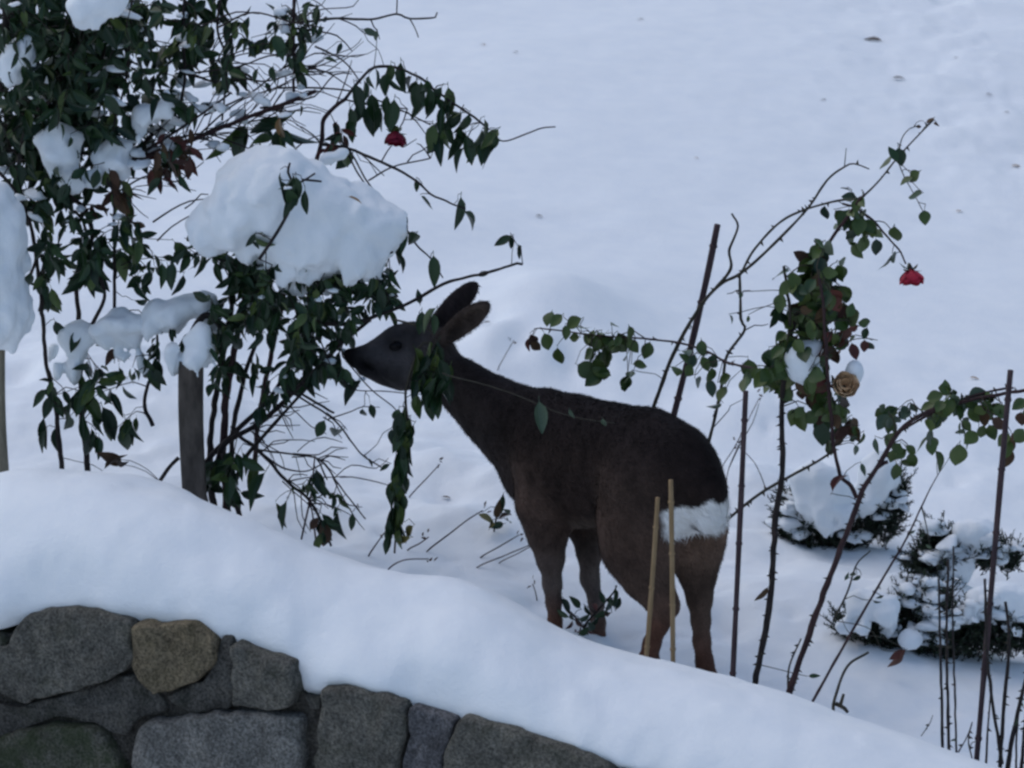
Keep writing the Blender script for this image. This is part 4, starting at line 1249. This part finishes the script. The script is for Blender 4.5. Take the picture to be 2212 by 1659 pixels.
R2.at_px(z6([(1150, 715), (1250, 740), (1235, 790), (1310, 880), (1425, 840), (1480, 940), (1390, 730), (1290, 575), (1390, 630), (1350, 960), (1330, 800), (1530, 380), (1580, 340), (1630, 355), (1670, 505), (1720, 480), (1735, 610), (1790, 745), (1590, 1000), (1540, 1050), (1600, 860)]),
         -0.14, 0.038, ['mid', 'mid', 'dark'], 'round', 0.6, 0.02)
R2.at_px([(2010, 262, 0.9), (2025, 268, 0.8), (2000, 270, 0.6), (1984, 274, 0.5)], -0.05, 0.026, ['brown', 'dark'], 'round', 0.3, 0.01)
MM = ['mid', 'mid', 'mid', 'dark', 'mid', 'brown']
R2.cluster(1780, 610, 62, 80, yD, 0.1, 66, 0.042, MM, 'round', 0.9, 5)
R2.cluster(1770, 560, 45, 45, yD, 0.08, 30, 0.042, ['mid', 'mid', 'dark'], 'round', 0.9, 5)
R2.cluster(1730, 640, 50, 60, yD, 0.08, 25, 0.042, ['mid', 'dark'], 'round', 0.9, 5)
R2.cluster(1800, 690, 40, 60, yD, 0.08, 30, 0.042, ['red', 'brown', 'mid', 'dark'], 'round', 0.9, 5)
R2.cluster(1700, 800, 60, 60, yD, 0.1, 40, 0.044, ['mid', 'mid', 'dark'], 'round', 0.8, 5)
R2.cluster(1760, 850, 70, 50, yD, 0.1, 40, 0.046, ['mid', 'mid', 'dark'], 'round', 0.9, 5)
R2.cluster(1790, 760, 60, 60, yD - 0.02, 0.08, 50, 0.044, ['mid', 'mid', 'dark', 'brown', 'red'], 'round', 0.9, 5)
R2.cluster(1700, 760, 50, 60, yD - 0.06, 0.06, 30, 0.044, ['mid', 'mid', 'dark'], 'round', 0.9, 5)
R2.cluster(1775, 660, 70, 70, yD - 0.04, 0.08, 40, 0.044, MM, 'round', 0.9, 5)
R2.cluster(1650, 810, 40, 40, yD - 0.02, 0.08, 20, 0.044, ['mid', 'mid'], 'round', 0.9, 5)
R2.cluster(1830, 850, 40, 40, yD - 0.02, 0.08, 15, 0.042, ['mid', 'brown'], 'round', 0.9, 5)
R2.cluster(1845, 470, 45, 35, -0.14, 0.05, 20, 0.042, ['mid', 'mid', 'dark'], 'round', 0.9, 5)
R2.cluster(1340, 760, 50, 40, 0.02, 0.05, 15, 0.042, ['mid'], 'round', 0.9, 5)
R2.cluster(1890, 710, 25, 40, yD, 0.06, 15, 0.034, ['mid', 'red', 'dark'], 'round', 0.6, 5)
R2.cluster(1840, 900, 35, 40, yD, 0.08, 15, 0.038, ['mid', 'brown'], 'round', 1.0, 5)
R2.cluster(1905, 890, 40, 30, yD, 0.08, 15, 0.038, ['mid', 'grey'], 'round', 0.8, 5)
R2.cluster(2050, 900, 60, 60, -0.78, 0.08, 40, 0.040, ['mid', 'mid', 'grey'], 'round', 0.8, 5)
R2.cluster(2165, 910, 50, 60, -0.78, 0.08, 30, 0.040, ['mid', 'mid', 'brown'], 'round', 0.8, 5)
R2.cluster(1950, 975, 25, 40, -0.78, 0.06, 10, 0.036, ['mid'], 'round', 0.9, 5)
R2.at_px([(1683, 590), (1672, 690), (1686, 655), (1690, 740), (1775, 940, 1.2), (1722, 770), (1660, 775)], yD - 0.04, 0.042, ['mid', 'dark'], 'round', 0.9)
R2.at_px([(2026, 998, 1.2), (2070, 985), (1996, 960), (2098, 945, 0.9)], -0.8, 0.042, ['mid'], 'round', 1.0)
R2.at_px([(1845, 948, 0.8), (1860, 950, 0.8), (1850, 975, 0.8), (1893, 965, 0.9), (1865, 1015, 0.7), (1600, 640, 0.5), (1580, 690, 0.5), (1616, 690, 0.5)], -0.7, 0.040, ['grey', 'mid'], 'long', 1.0)
R2.at_px([(1812, 1037, 1.4, 'red'), (1645, 1285, 0.9, 'brown')], -0.78, 0.045, ['red'], 'long', 0.3, 0.005)
R2.at_px([(1940, 1425, 1.3, 'red'), (1938, 1415, 1.0, 'red')], -0.5, 0.04, ['red'], 'long', 1.5, 0.005)
R2.at_px([(1840, 1240, 0.6), (1850, 1250, 0.6), (1830, 1245, 0.5), (1760, 1460, 0.7), (1990, 1160, 0.5), (2005, 1180, 0.5), (1970, 1150, 0.4), (1900, 1290, 0.5), (1895, 1300, 0.5)], -0.8, 0.036, ['grey', 'dark'], 'long', 0.2)
R2.finish()
bloom('rose_bloom', 'pinkish red rose hanging from the outer cane of the tall rose bush', P(1966, 582, -0.12), (0.12, -0.35, -0.95), 0.050, PET_RED)
bloom('rose_bloom', 'peach coloured rose low in the leaves of the tall rose bush', P(1822, 836, yD - 0.10), (0.1, -0.8, 0.5), 0.050, PET_PEACH)

# ------------------------------------------------------------------ pruned canes at the right, lower corner
R3p = Plant('pruned_rose', 'pruned thorny rose canes rising in a tuft from the snow beside the dark stake', 'rose bush', gp(*P(2140, 1640, -1.35)[:2]), bark=CANE)
for pts, r in [([(2036, 1620), (2034, 1500), (2030, 1350), (2028, 1250)], 0.004), ([(2050, 1625), (2047, 1500), (2045, 1350), (2048, 1210)], 0.0045), ([(2066, 1625), (2062, 1480), (2058, 1330), (2060, 1180)], 0.003),
               ([(2165, 1650), (2150, 1560), (2138, 1470), (2131, 1400), (2128, 1250)], 0.005), ([(2160, 1660), (2166, 1560), (2176, 1450), (2180, 1380), (2172, 1300)], 0.0055), ([(2175, 1670), (2190, 1580), (2208, 1500), (2235, 1400)], 0.0065),
               ([(2205, 1690), (2210, 1620), (2218, 1540), (2240, 1450)], 0.005), ([(2130, 1650), (2135, 1560), (2140, 1500)], 0.003), ([(2195, 1680), (2196, 1600), (2200, 1540)], 0.003), ([(2100, 1640), (2092, 1600), (2100, 1560)], 0.002),
               ([(2070, 1625), (2090, 1590), (2100, 1560)], 0.002), ([(1990, 1590), (2010, 1560), (2015, 1545)], 0.0015)]:
    R3p.px(pts, -1.32, r, r * 0.7, thorns=18 if r > 0.0035 else 3, mat=BARK)
R3p.at_px([(2060, 1600, 0.5), (2110, 1590, 0.5), (2195, 1560, 0.6), (2205, 1520, 0.6)], -1.32, 0.03, ['mid', 'dark'], 'long', 0.2)
R3p.finish()

# ------------------------------------------------------------------ stakes and posts
def bamboo(label, pts, Y, r, mat, nodes=5, group='bamboo stakes'):
    p = np.array([P(q[0], q[1], Y if len(q) < 3 else q[2]) for q in pts])
    root = thing('bamboo_stake', label, 'stake', p[-1], group)
    path, rr = smooth_poly(p, np.full(len(p), r), 0.02)
    n = len(path)
    V, Fc = [], []
    rr = rr * (1 + 0.10 * vnoise(np.stack([np.arange(n) * 0.2, np.zeros(n), np.full(n, r * 900)], -1), 2))
    tube(V, Fc, path, rr, 9)
    cane = mesh_obj('cane', V, Fc, mat, root)
    for k in range(nodes):
        i = int((k + 0.55) / nodes * n); i = min(max(i, 1), n - 2)
        V, Fc = [], []
        t = unit(path[i + 1] - path[i - 1])
        tube(V, Fc, np.array([path[i] - t * 0.006, path[i] - t * 0.001, path[i] + t * 0.002, path[i] + t * 0.006]), [r * 1.0, r * 1.28, r * 1.28, r * 1.0], 9)
        mesh_obj('cane_node', V, Fc, mat, cane)
def stuck(pts, Y):
    return pts
bamboo('brown bamboo stake leaning behind the deer, tied with the long rose canes', [(1550, 485, 0.1), (1527, 600, 0.1), (1490, 760, 0.1), (1440, 960, 0.1), (1405, 1110, 0.1)], 0.1, 0.0095, BAMBOO_D, 6)
bamboo('dark thin stake between the deer and the thorny rose stem', [(1611, 845), (1602, 1050), (1592, 1270), (1581, 1500)], -0.82, 0.0075, BAMBOO_D, 5)
bamboo('dark straight stake beside the pruned rose canes', [(2183, 800), (2165, 1000), (2140, 1290), (2108, 1660)], -1.30, 0.0078, BAMBOO_D, 6)
bamboo('pale bamboo stake in front of the left hind leg of the deer, shorter one', [(1421, 1075), (1410, 1240), (1394, 1445)], -0.92, 0.0062, BAMBOO_P, 3)
bamboo('pale bamboo stake in front of the white rump of the deer, taller one', [(1449, 1037), (1452, 1230), (1454, 1450)], -0.94, 0.0066, BAMBOO_P, 4)
def post(name, label, x0, x1, yt, yb, Y, mat):
    a = P(x0, yb, Y); b = P(x1, yb, Y); tp = P(x0, yt, Y)
    w = (b[0] - a[0]); c = np.array([(a[0] + b[0]) / 2, Y + w / 2]); zt = tp[2]; zb = a[2] - 0.25
    V, Fc = [], []
    zs = np.linspace(zb, zt, 26)
    n = 20
    for i, z in enumerate(zs):
        for k in range(n):
            t = 2 * math.pi * k / n
            cx = math.copysign(abs(math.cos(t)) ** 0.35, math.cos(t)); sy = math.copysign(abs(math.sin(t)) ** 0.35, math.sin(t))
            r = w / 2 * (1 + 0.05 * float(vnoise(np.array([[k * 0.9, z * 3, x0]]), 4)[0])) * (0.97 if i == len(zs) - 1 else 1)
            V.append((c[0] + cx * r + 0.004 * math.sin(z * 9), c[1] + sy * r, z))
    for i in range(len(zs) - 1):
        for k in range(n):
            k2 = (k + 1) % n
            Fc.append((i * n + k, i * n + k2, (i + 1) * n + k2, (i + 1) * n + k))
    Fc.append(tuple((len(zs) - 1) * n + k for k in range(n)))
    o = mesh_obj(name, V, Fc, mat)
    return tag(o, label, 'post', 'wooden garden posts')
post('wooden_post', 'weathered grey brown wooden post beside the stems of the browsed shrub', 392, 444, 782, 1090, -0.02, POST)
post('wooden_post', 'pale wooden post standing past the left end of the shrub', -30, 18, 735, 1060, 0.0, POST_P)

# ------------------------------------------------------------------ snow on the bushes
snow_lump('snow_cushion', 'biggest rounded snow cushion lying over the browsed shrub', [
    (590, 425, 96, 78), (690, 455, 98, 78), (765, 490, 72, 70), (650, 500, 66, 62), (690, 545, 58, 54), (640, 560, 36, 36), (530, 435, 54, 54), (485, 470, 46, 38), (458, 502, 28, 30),
    (560, 470, 46, 28), (800, 515, 40, 36), (740, 540, 54, 32), (590, 378, 76, 44), (815, 485, 30, 32), (685, 590, 26, 20)], 0.03, h=0.009, k=0.10, rough=0.0125, seed=2)
snow_lump('snow_lump', 'tall snow lump against the pale post at the left edge of the shrub', [(-40, 470, 92, 90), (-30, 560, 85, 80), (-20, 640, 78, 70), (-10, 690, 60, 40)], 0.0, k=0.10, rough=0.012)
snow_lump('snow_lump', 'snow lump held between the two dark stems of the evergreen shrub', [(140, 722, 40, 34), (166, 755, 34, 30), (118, 758, 26, 36), (150, 785, 22, 18), (185, 720, 20, 26)], 0.20, k=0.04, rough=0.015)
snow_lump('snow_lump', 'rounded snow lump beside the straight dark stem, above the drooping leaf tuft', [(250, 706, 56, 30), (226, 738, 32, 36), (288, 735, 36, 30), (268, 768, 30, 18), (310, 705, 22, 18)], 0.16, k=0.04, rough=0.015, seed=4)
snow_lump('snow_lump', 'broad snow lump sagging between the shrub and the wooden post', [(385, 668, 56, 32), (430, 655, 40, 28), (345, 680, 34, 24), (445, 690, 24, 30)], 0.16, k=0.05, rough=0.014, seed=5)
snow_lump('snow_lump', 'small snow lump capping the weathered wooden post', [(425, 770, 28, 30), (405, 780, 30, 22), (440, 740, 24, 40), (372, 775, 18, 34)], 0.0, k=0.03, h=0.008)
snow_lump('snow_lump', 'snow lump resting high among the darkest leaves, topmost one', [(205, 12, 52, 24), (175, 20, 34, 20), (235, -5, 40, 26)], 0.05, k=0.03)
snow_lump('snow_lump', 'round snow lump behind the vertical branch in the dark leaves', [(40, 110, 46, 50), (20, 130, 40, 44), (60, 90, 32, 34)], 0.13, k=0.03)
snow_lump('snow_lump', 'narrow snow lump along the forked branches of the evergreen shrub', [(130, 310, 40, 34), (150, 345, 36, 46), (160, 385, 28, 34)], 0.2, k=0.03)
snow_lump('snow_lump', 'snow lump lying on the rising brown branch', [(325, 250, 46, 26), (358, 215, 24, 36), (300, 270, 28, 22)], 0.22, k=0.03)
snow_lump('snow_lump', 'oblong snow lump below the rising brown branch', [(225, 345, 46, 36), (195, 380, 36, 30), (262, 312, 32, 24)], 0.22, k=0.03)
snow_lump('snow_lump', 'tiny snow strip on the twig beside the crimson rose stem', [(720, 337, 22, 8), (740, 328, 12, 8), (705, 345, 12, 7)], 0.18, k=0.015, h=0.005, rough=0.004)
snow_lump('snow_lump', 'snow patch caught in the leaves of the tall rose bush', [(1735, 770, 36, 36), (1745, 798, 30, 28), (1722, 788, 26, 26), (1758, 752, 24, 20)], yD - 0.05, k=0.02, h=0.007, rough=0.006)
snow_lump('snow_lump', 'little snow cap above the peach coloured rose', [(1846, 806, 20, 26), (1842, 822, 16, 18)], yD - 0.08, k=0.02, h=0.006, rough=0.004)

def snow_bits(label, pts, rmin, rmax, seed):
    rg = np.random.default_rng(seed)
    V, Fc = [], []
    for p in pts:
        r = rg.uniform(rmin, rmax); sx, sy, sz = r * rg.uniform(0.9, 2.2), r * rg.uniform(0.8, 1.4), r * rg.uniform(0.5, 0.9)
        az = rg.uniform(0, math.pi); tl = rg.uniform(-0.35, 0.35)
        b = len(V); n, m = 8, 6
        ph = rg.uniform(0, 9)
        for i in range(m + 1):
            th = math.pi * i / m
            for k in range(n):
                a = 2 * math.pi * k / n
                q = np.array([math.sin(th) * math.cos(a), math.sin(th) * math.sin(a), math.cos(th)])
                w = 1 + 0.25 * math.sin(3 * q[0] + ph) * math.cos(4 * q[1] + ph * 2) + 0.15 * math.sin(7 * q[2] + 5 * q[0] + ph)
                x, y, z = q[0] * sx * w, q[1] * sy * w, q[2] * sz * w * (1 if q[2] > 0 else 0.55)
                x, z = x * math.cos(tl) - z * math.sin(tl), x * math.sin(tl) + z * math.cos(tl)
                V.append(p + np.array([x * math.cos(az) - y * math.sin(az), x * math.sin(az) + y * math.cos(az), z + sz * 0.3]))
        for i in range(m):
            for k in range(n):
                k2 = (k + 1) % n
                Fc.append((b + i * n + k, b + (i + 1) * n + k, b + (i + 1) * n + k2, b + i * n + k2))
    o = mesh_obj('snow_dusting', V, Fc, SNOW)
    tag(o, label, 'snow')
    o['kind'] = 'stuff'
skA = np.array(A.skel); xa, ya = proj(skA)
selA = skA[(ya < 480)]
selA = selA[RNG.choice(len(selA), 120, replace=False)] + RNG.normal(0, 0.035, (120, 3)) * np.array([1, 1.5, 0.6])
snow_bits('crumbs of snow caught in the twigs and leaves of the evergreen shrub', selA, 0.008, 0.022, 1)
skB = np.array([t[1].translation for t in B.leaves]); xb, yb = proj(skB)
selB = skB[(yb < 860) & (xb < 870)]
selB = selB[RNG.choice(len(selB), 40, replace=False)]
snow_bits('crumbs of snow caught in the leaves of the browsed shrub', selB, 0.006, 0.014, 2)

# ------------------------------------------------------------------ dwarf conifers
NEEDLE = leaf_material('needles', (0.010, 0.020, 0.014), (0.035, 0.06, 0.025), (0.02, 0.035, 0.02), 0.6)
def conifer(label, spots, Y, n, size, seed):
    """spots: ellipses (x, y, rx, ry) filled with needle shoots"""
    rg = np.random.default_rng(seed)
    base = gp(*P(spots[0][0], spots[0][1] + spots[0][3], Y)[:2])
    root = thing('dwarf_conifer', label, 'conifer', base, 'snow-laden dwarf conifers')
    V, Fc, SV, SF = [], [], [], []
    tot = sum(s[2] * s[3] for s in spots)
    for x, y, rx, ry in [s[:4] for s in spots]:
        m = int(1.5 * n * rx * ry / tot)
        c = P(x, y, Y); sc = np.linalg.norm(c - CAM) / FOC
        for k in range(m):
            q = rg.normal(0, 1, 3); q = q / np.linalg.norm(q) * rg.random() ** 0.4
            e = c + q * np.array([rx, 0.5 * (rx + ry), ry]) * sc
            d = unit(q * np.array([0.9, 0.9, 0.5]) + np.array([0, 0, 0.75]) + rg.normal(0, 0.3, 3))
            L = size * rg.uniform(0.6, 1.9)
            a = e - d * L * 0.5
            path = np.array([a, a + d * L * 0.5, a + d * L])
            tube(SV, SF, path, [0.0018, 0.0015, 0.0008], 3, cap=False)
            nn = 14
            for j in range(nn):
                t = (j + 0.5) / nn
                o = a + d * L * t
                s = unit(np.cross(d, rg.normal(0, 1, 3)))
                nd_ = unit(s + d * 0.9)
                w = np.cross(nd_, rg.normal(0, 1, 3)); w = unit(w) * 0.0024
                ln = 0.021 * rg.uniform(0.7, 1.2) * (1.1 - 0.5 * t)
                b = len(V)
                V.extend([o - w, o + w, o + nd_ * ln])
                Fc.append((b, b + 1, b + 2))
    # snow broken through the foliage
    pts = []
    for x, y, rx, ry in [q[:4] for q in spots]:
        for k in range(max(3, int(rx * ry / 330))):
            a = rg.uniform(0, 2 * math.pi); q = math.sqrt(rg.random()) * 0.9
            pts.append(P(x + rx * q * math.cos(a), y - 0.25 * ry + ry * q * math.sin(a) * 0.8, Y - 0.5 * (rx + ry) / 790 * rg.uniform(0.3, 0.9)))
    snow_bits('crumbs of snow lying through the ' + label, pts, 0.010, 0.028, seed + 5)
    # short trunk
    TV, TF = [], []
    tube(TV, TF, np.array([base - np.array([0, 0, 0.08]), base + np.array([0, 0, 0.05]), P(spots[0][0], spots[0][1], Y)]), [0.012, 0.010, 0.005], 7)
    mesh_obj('trunk', TV, TF, BARK, root)
    o = mesh_obj('shoots', SV, SF, BARK, root); o['kind'] = 'stuff'
    o = mesh_obj('needles', V, Fc, NEEDLE, root, smooth=False); o['kind'] = 'stuff'
g1 = G(1770, 1195)[1] + 0.10
conifer('low dark conifer with a domed snow cap behind the thorny rose stem', [(1745, 1135, 80, 60), (1830, 1150, 70, 40), (1910, 1110, 50, 60), (1940, 1050, 24, 40), (1700, 1110, 26, 60)], g1, 620, 0.055, 1)
snow_lump('snow_lump', 'domed snow cap on the low conifer behind the thorny rose stem', [(1778, 1058, 66, 56), (1800, 1098, 48, 34), (1745, 1040, 38, 40)], g1 - 0.08, k=0.04, group='snow caps on the conifers')
snow_lump('snow_lump', 'sloping snow cap between two dark shoots of the low conifer', [(1885, 1045, 36, 46), (1872, 1085, 24, 26), (1903, 1015, 28, 32)], g1 - 0.04, k=0.04, group='snow caps on the conifers')
g2 = G(2040, 1250)[1] + 0.05
conifer('small spreading conifer tuft above the widest one', [(2035, 1200, 70, 40), (2025, 1160, 28, 26), (2120, 1190, 52, 34), (1990, 1215, 44, 22), (2180, 1200, 30, 26)], g2, 420, 0.06, 2)
snow_lump('snow_lump', 'soft snow pad on the small spreading conifer tuft', [(2095, 1150, 40, 26), (2120, 1160, 30, 20), (2075, 1215, 18, 26)], g2 - 0.02, k=0.03, group='snow caps on the conifers')
g3 = G(2030, 1435)[1] + 0.10
conifer('wide spreading conifer under patchy snow at the foot of the slope', [(1880, 1350, 90, 40), (1960, 1380, 70, 44), (2050, 1370, 90, 60), (2150, 1350, 80, 60), (2215, 1360, 60, 50), (1960, 1290, 40, 40), (2020, 1300, 50, 50)], g3, 1000, 0.06, 3)
snow_lump('snow_lump', 'ragged snow pad on the left arm of the spreading conifer', [(1885, 1310, 66, 36), (1930, 1340, 36, 40), (1840, 1350, 36, 20)], g3 - 0.08, k=0.03, rough=0.014, group='snow caps on the conifers')
snow_lump('snow_lump', 'rounded snow pad over the middle of the spreading conifer', [(1950, 1275, 62, 42), (1900, 1290, 40, 30), (1990, 1300, 34, 36)], g3 + 0.02, k=0.03, rough=0.014, group='snow caps on the conifers')
snow_lump('snow_lump', 'small snow pad low on the spreading conifer above the red leaf', [(1960, 1390, 26, 34), (1975, 1400, 18, 26)], g3 - 0.12, k=0.02, rough=0.012, group='snow caps on the conifers')
snow_lump('snow_lump', 'flat snow pad at the outer right arm of the spreading conifer', [(2150, 1285, 60, 28), (2200, 1300, 50, 34), (2110, 1290, 36, 24)], g3 - 0.04, k=0.03, rough=0.014, group='snow caps on the conifers')

# ------------------------------------------------------------------ sprigs, twigs and fallen leaves
S1 = Plant('evergreen_sprig', 'small dark evergreen sprig poking from the snow at the front hooves of the deer', 'sprig', G(1270, 1372))
g = G(1270, 1372)
S1.stem([g - np.array([0, 0, 0.03]), g + np.array([-0.01, -0.02, 0.03]), P(1290, 1320, g[1] - 0.05), P(1325, 1280, g[1] - 0.05), P(1332, 1265, g[1] - 0.05)], 0.004, 0.002)
S1.stem([g, P(1245, 1335, g[1] - 0.04), P(1220, 1310, g[1] - 0.05), P(1212, 1290, g[1] - 0.05)], 0.003, 0.002)
S1.at_px([(1215, 1325), (1222, 1310), (1240, 1300), (1235, 1330), (1250, 1345), (1262, 1335), (1275, 1350), (1285, 1340), (1300, 1330), (1310, 1310), (1320, 1300), (1328, 1290), (1335, 1305), (1300, 1290), (1285, 1310), (1262, 1365), (1280, 1370), (1245, 1365), (1270, 1320), (1312, 1330), (1230, 1350)],
         g[1] - 0.06, 0.034, ['dark', 'dark', 'red'], 'long', 0.1)
S1.finish()
def twig_thing(label, pts, r, buds=3):
    g0 = G(*pts[0])
    Y = g0[1]
    p = [g0 - np.array([0, 0, 0.03]), g0] + [P(x, y, Y + 0.03 * i) for i, (x, y) in enumerate(pts[1:])]
    root = Plant('bare_twig', label, 'twig', g0, 'bare twigs poking out of the snow')
    root.stem(p, r, r * 0.6, name='shoot', mat=BARKR)
    for k in range(buds):
        root.leaf(p[-1] + rvec(0.008), rvec(1), 0.016, 'brown', 'long')
    root.finish()
for lab, pts, r in [('bent bare twig lying low on the snow beside the leafy trailing shoot', [(838, 1233), (870, 1211), (926, 1207)], 0.0025),
                    ('longest bare twig slanting up towards the withered plant', [(922, 1195), (975, 1150), (1010, 1123), (1042, 1103)], 0.0028),
                    ('short straight bare twig just under the tip of the leafy trailing shoot', [(796, 1203), (830, 1151)], 0.003),
                    ('slanting bare twig with buds halfway up the leafy trailing shoot', [(884, 1075), (920, 1035), (950, 1003)], 0.0025),
                    ('uppermost of three parallel bare twigs before the front leg of the deer', [(1038, 1207), (1080, 1180), (1122, 1155)], 0.0025),
                    ('lowest of three parallel bare twigs before the front leg of the deer', [(1030, 1227), (1090, 1200), (1148, 1176)], 0.0025),
                    ('shortest of three parallel bare twigs before the front leg of the deer', [(1078, 1218), (1120, 1195), (1150, 1178)], 0.0022),
                    ('stubby bare twig touching the foot of the leafy trailing shoot', [(880, 1190), (905, 1175), (926, 1160)], 0.0028)]:
    twig_thing(lab, pts, r)
for lab, pts, r in [('thin bare twig behind the dark thin stake', [(1560, 1010), (1590, 960), (1625, 890), (1640, 860)], 0.002), ('forked bare twig above the low dark conifer', [(1655, 1060), (1630, 1000), (1590, 960)], 0.002),
                    ('short bare twig beside the front hoof of the deer', [(1160, 1300), (1156, 1275), (1150, 1262)], 0.0022), ('bare twig rising behind the thorny rose stem', [(1575, 1100), (1570, 1030), (1600, 950)], 0.0022),
                    ('bare twig in the snow hollow behind the deer neck', [(1075, 800), (1090, 770), (1110, 735)], 0.002)]:
    twig_thing(lab, pts, r)
tw = Plant('withered_plant', 'withered yellowish plant tuft in the hollow before the deer chest', 'plant', G(1065, 1150))
g = G(1065, 1150)
tw.stem([g - np.array([0, 0, 0.02]), P(1072, 1120, g[1]), P(1080, 1090, g[1])], 0.003, 0.002)
tw.at_px([(1052, 1120, 1.2, 'yellow'), (1060, 1130, 1.0, 'yellow'), (1075, 1100), (1085, 1090), (1090, 1115), (1070, 1135), (1100, 1125), (1095, 1105)], g[1], 0.04, ['dark', 'brown'], 'long', -0.1)
tw.finish()
FL = 'fallen brown leaf lying flat on the smooth snow of the lawn'
for x, y, s, kind in [(1905, 93, 0.10, 'brown'), (1928, 180, 0.055, 'brown'), (2185, 363, 0.045, 'tan'), (1157, 475, 0.03, 'brown'), (1050, 102, 0.03, 'tan'), (1390, 47, 0.03, 'brown'), (2065, 463, 0.03, 'tan'), (1785, 222, 0.03, 'brown'),
                      (2130, 208, 0.03, 'brown'), (2095, 820, 0.035, 'tan'), (1120, 118, 0.025, 'brown'), (2060, 130, 0.02, 'brown'), (1500, 350, 0.02, 'tan'), (1060, 700, 0.03, 'brown'), (955, 1078, 0.03, 'brown'), (2180, 250, 0.025, 'brown')]:
    g = G(x, y)
    o = bpy.data.objects.new('fallen_leaf', RR.choice(LEAF_LONG[:2]))
    C.objects.link(o)
    a = RR.uniform(-0.5, 0.5) + (math.pi if RR.random() < 0.5 else 0) + math.pi / 2
    o.matrix_world = Matrix.Translation(Vector(g + np.array([0, 0, 0.006]))) @ Matrix.Rotation(a, 4, 'Z') @ Matrix.Rotation(0.1, 4, 'X') @ Matrix.Diagonal((s, s, s, 1))
    o.material_slots[0].link = 'OBJECT'; o.material_slots[0].material = LEAF[kind]
    tag(o, 'largest fallen brown leaf, curled on the open lawn' if s == 0.10 else FL if kind == 'brown' else 'fallen tan leaf lying flat on the snow', 'leaf', 'fallen leaves on the snow')
c = P(752, 425, -0.12)
o = bpy.data.objects.new('fallen_leaf', LEAF_LONG[0]); C.objects.link(o)
o.matrix_world = Matrix.Translation(Vector(c)) @ Matrix.Rotation(-1.75, 4, 'Z') @ Matrix.Rotation(-0.3, 4, 'X') @ Matrix.Diagonal((0.045, 0.045, 0.045, 1))
o.material_slots[0].link = 'OBJECT'; o.material_slots[0].material = LEAF['tan']
tag(o, 'tan fallen leaf resting on the biggest snow cushion', 'leaf')
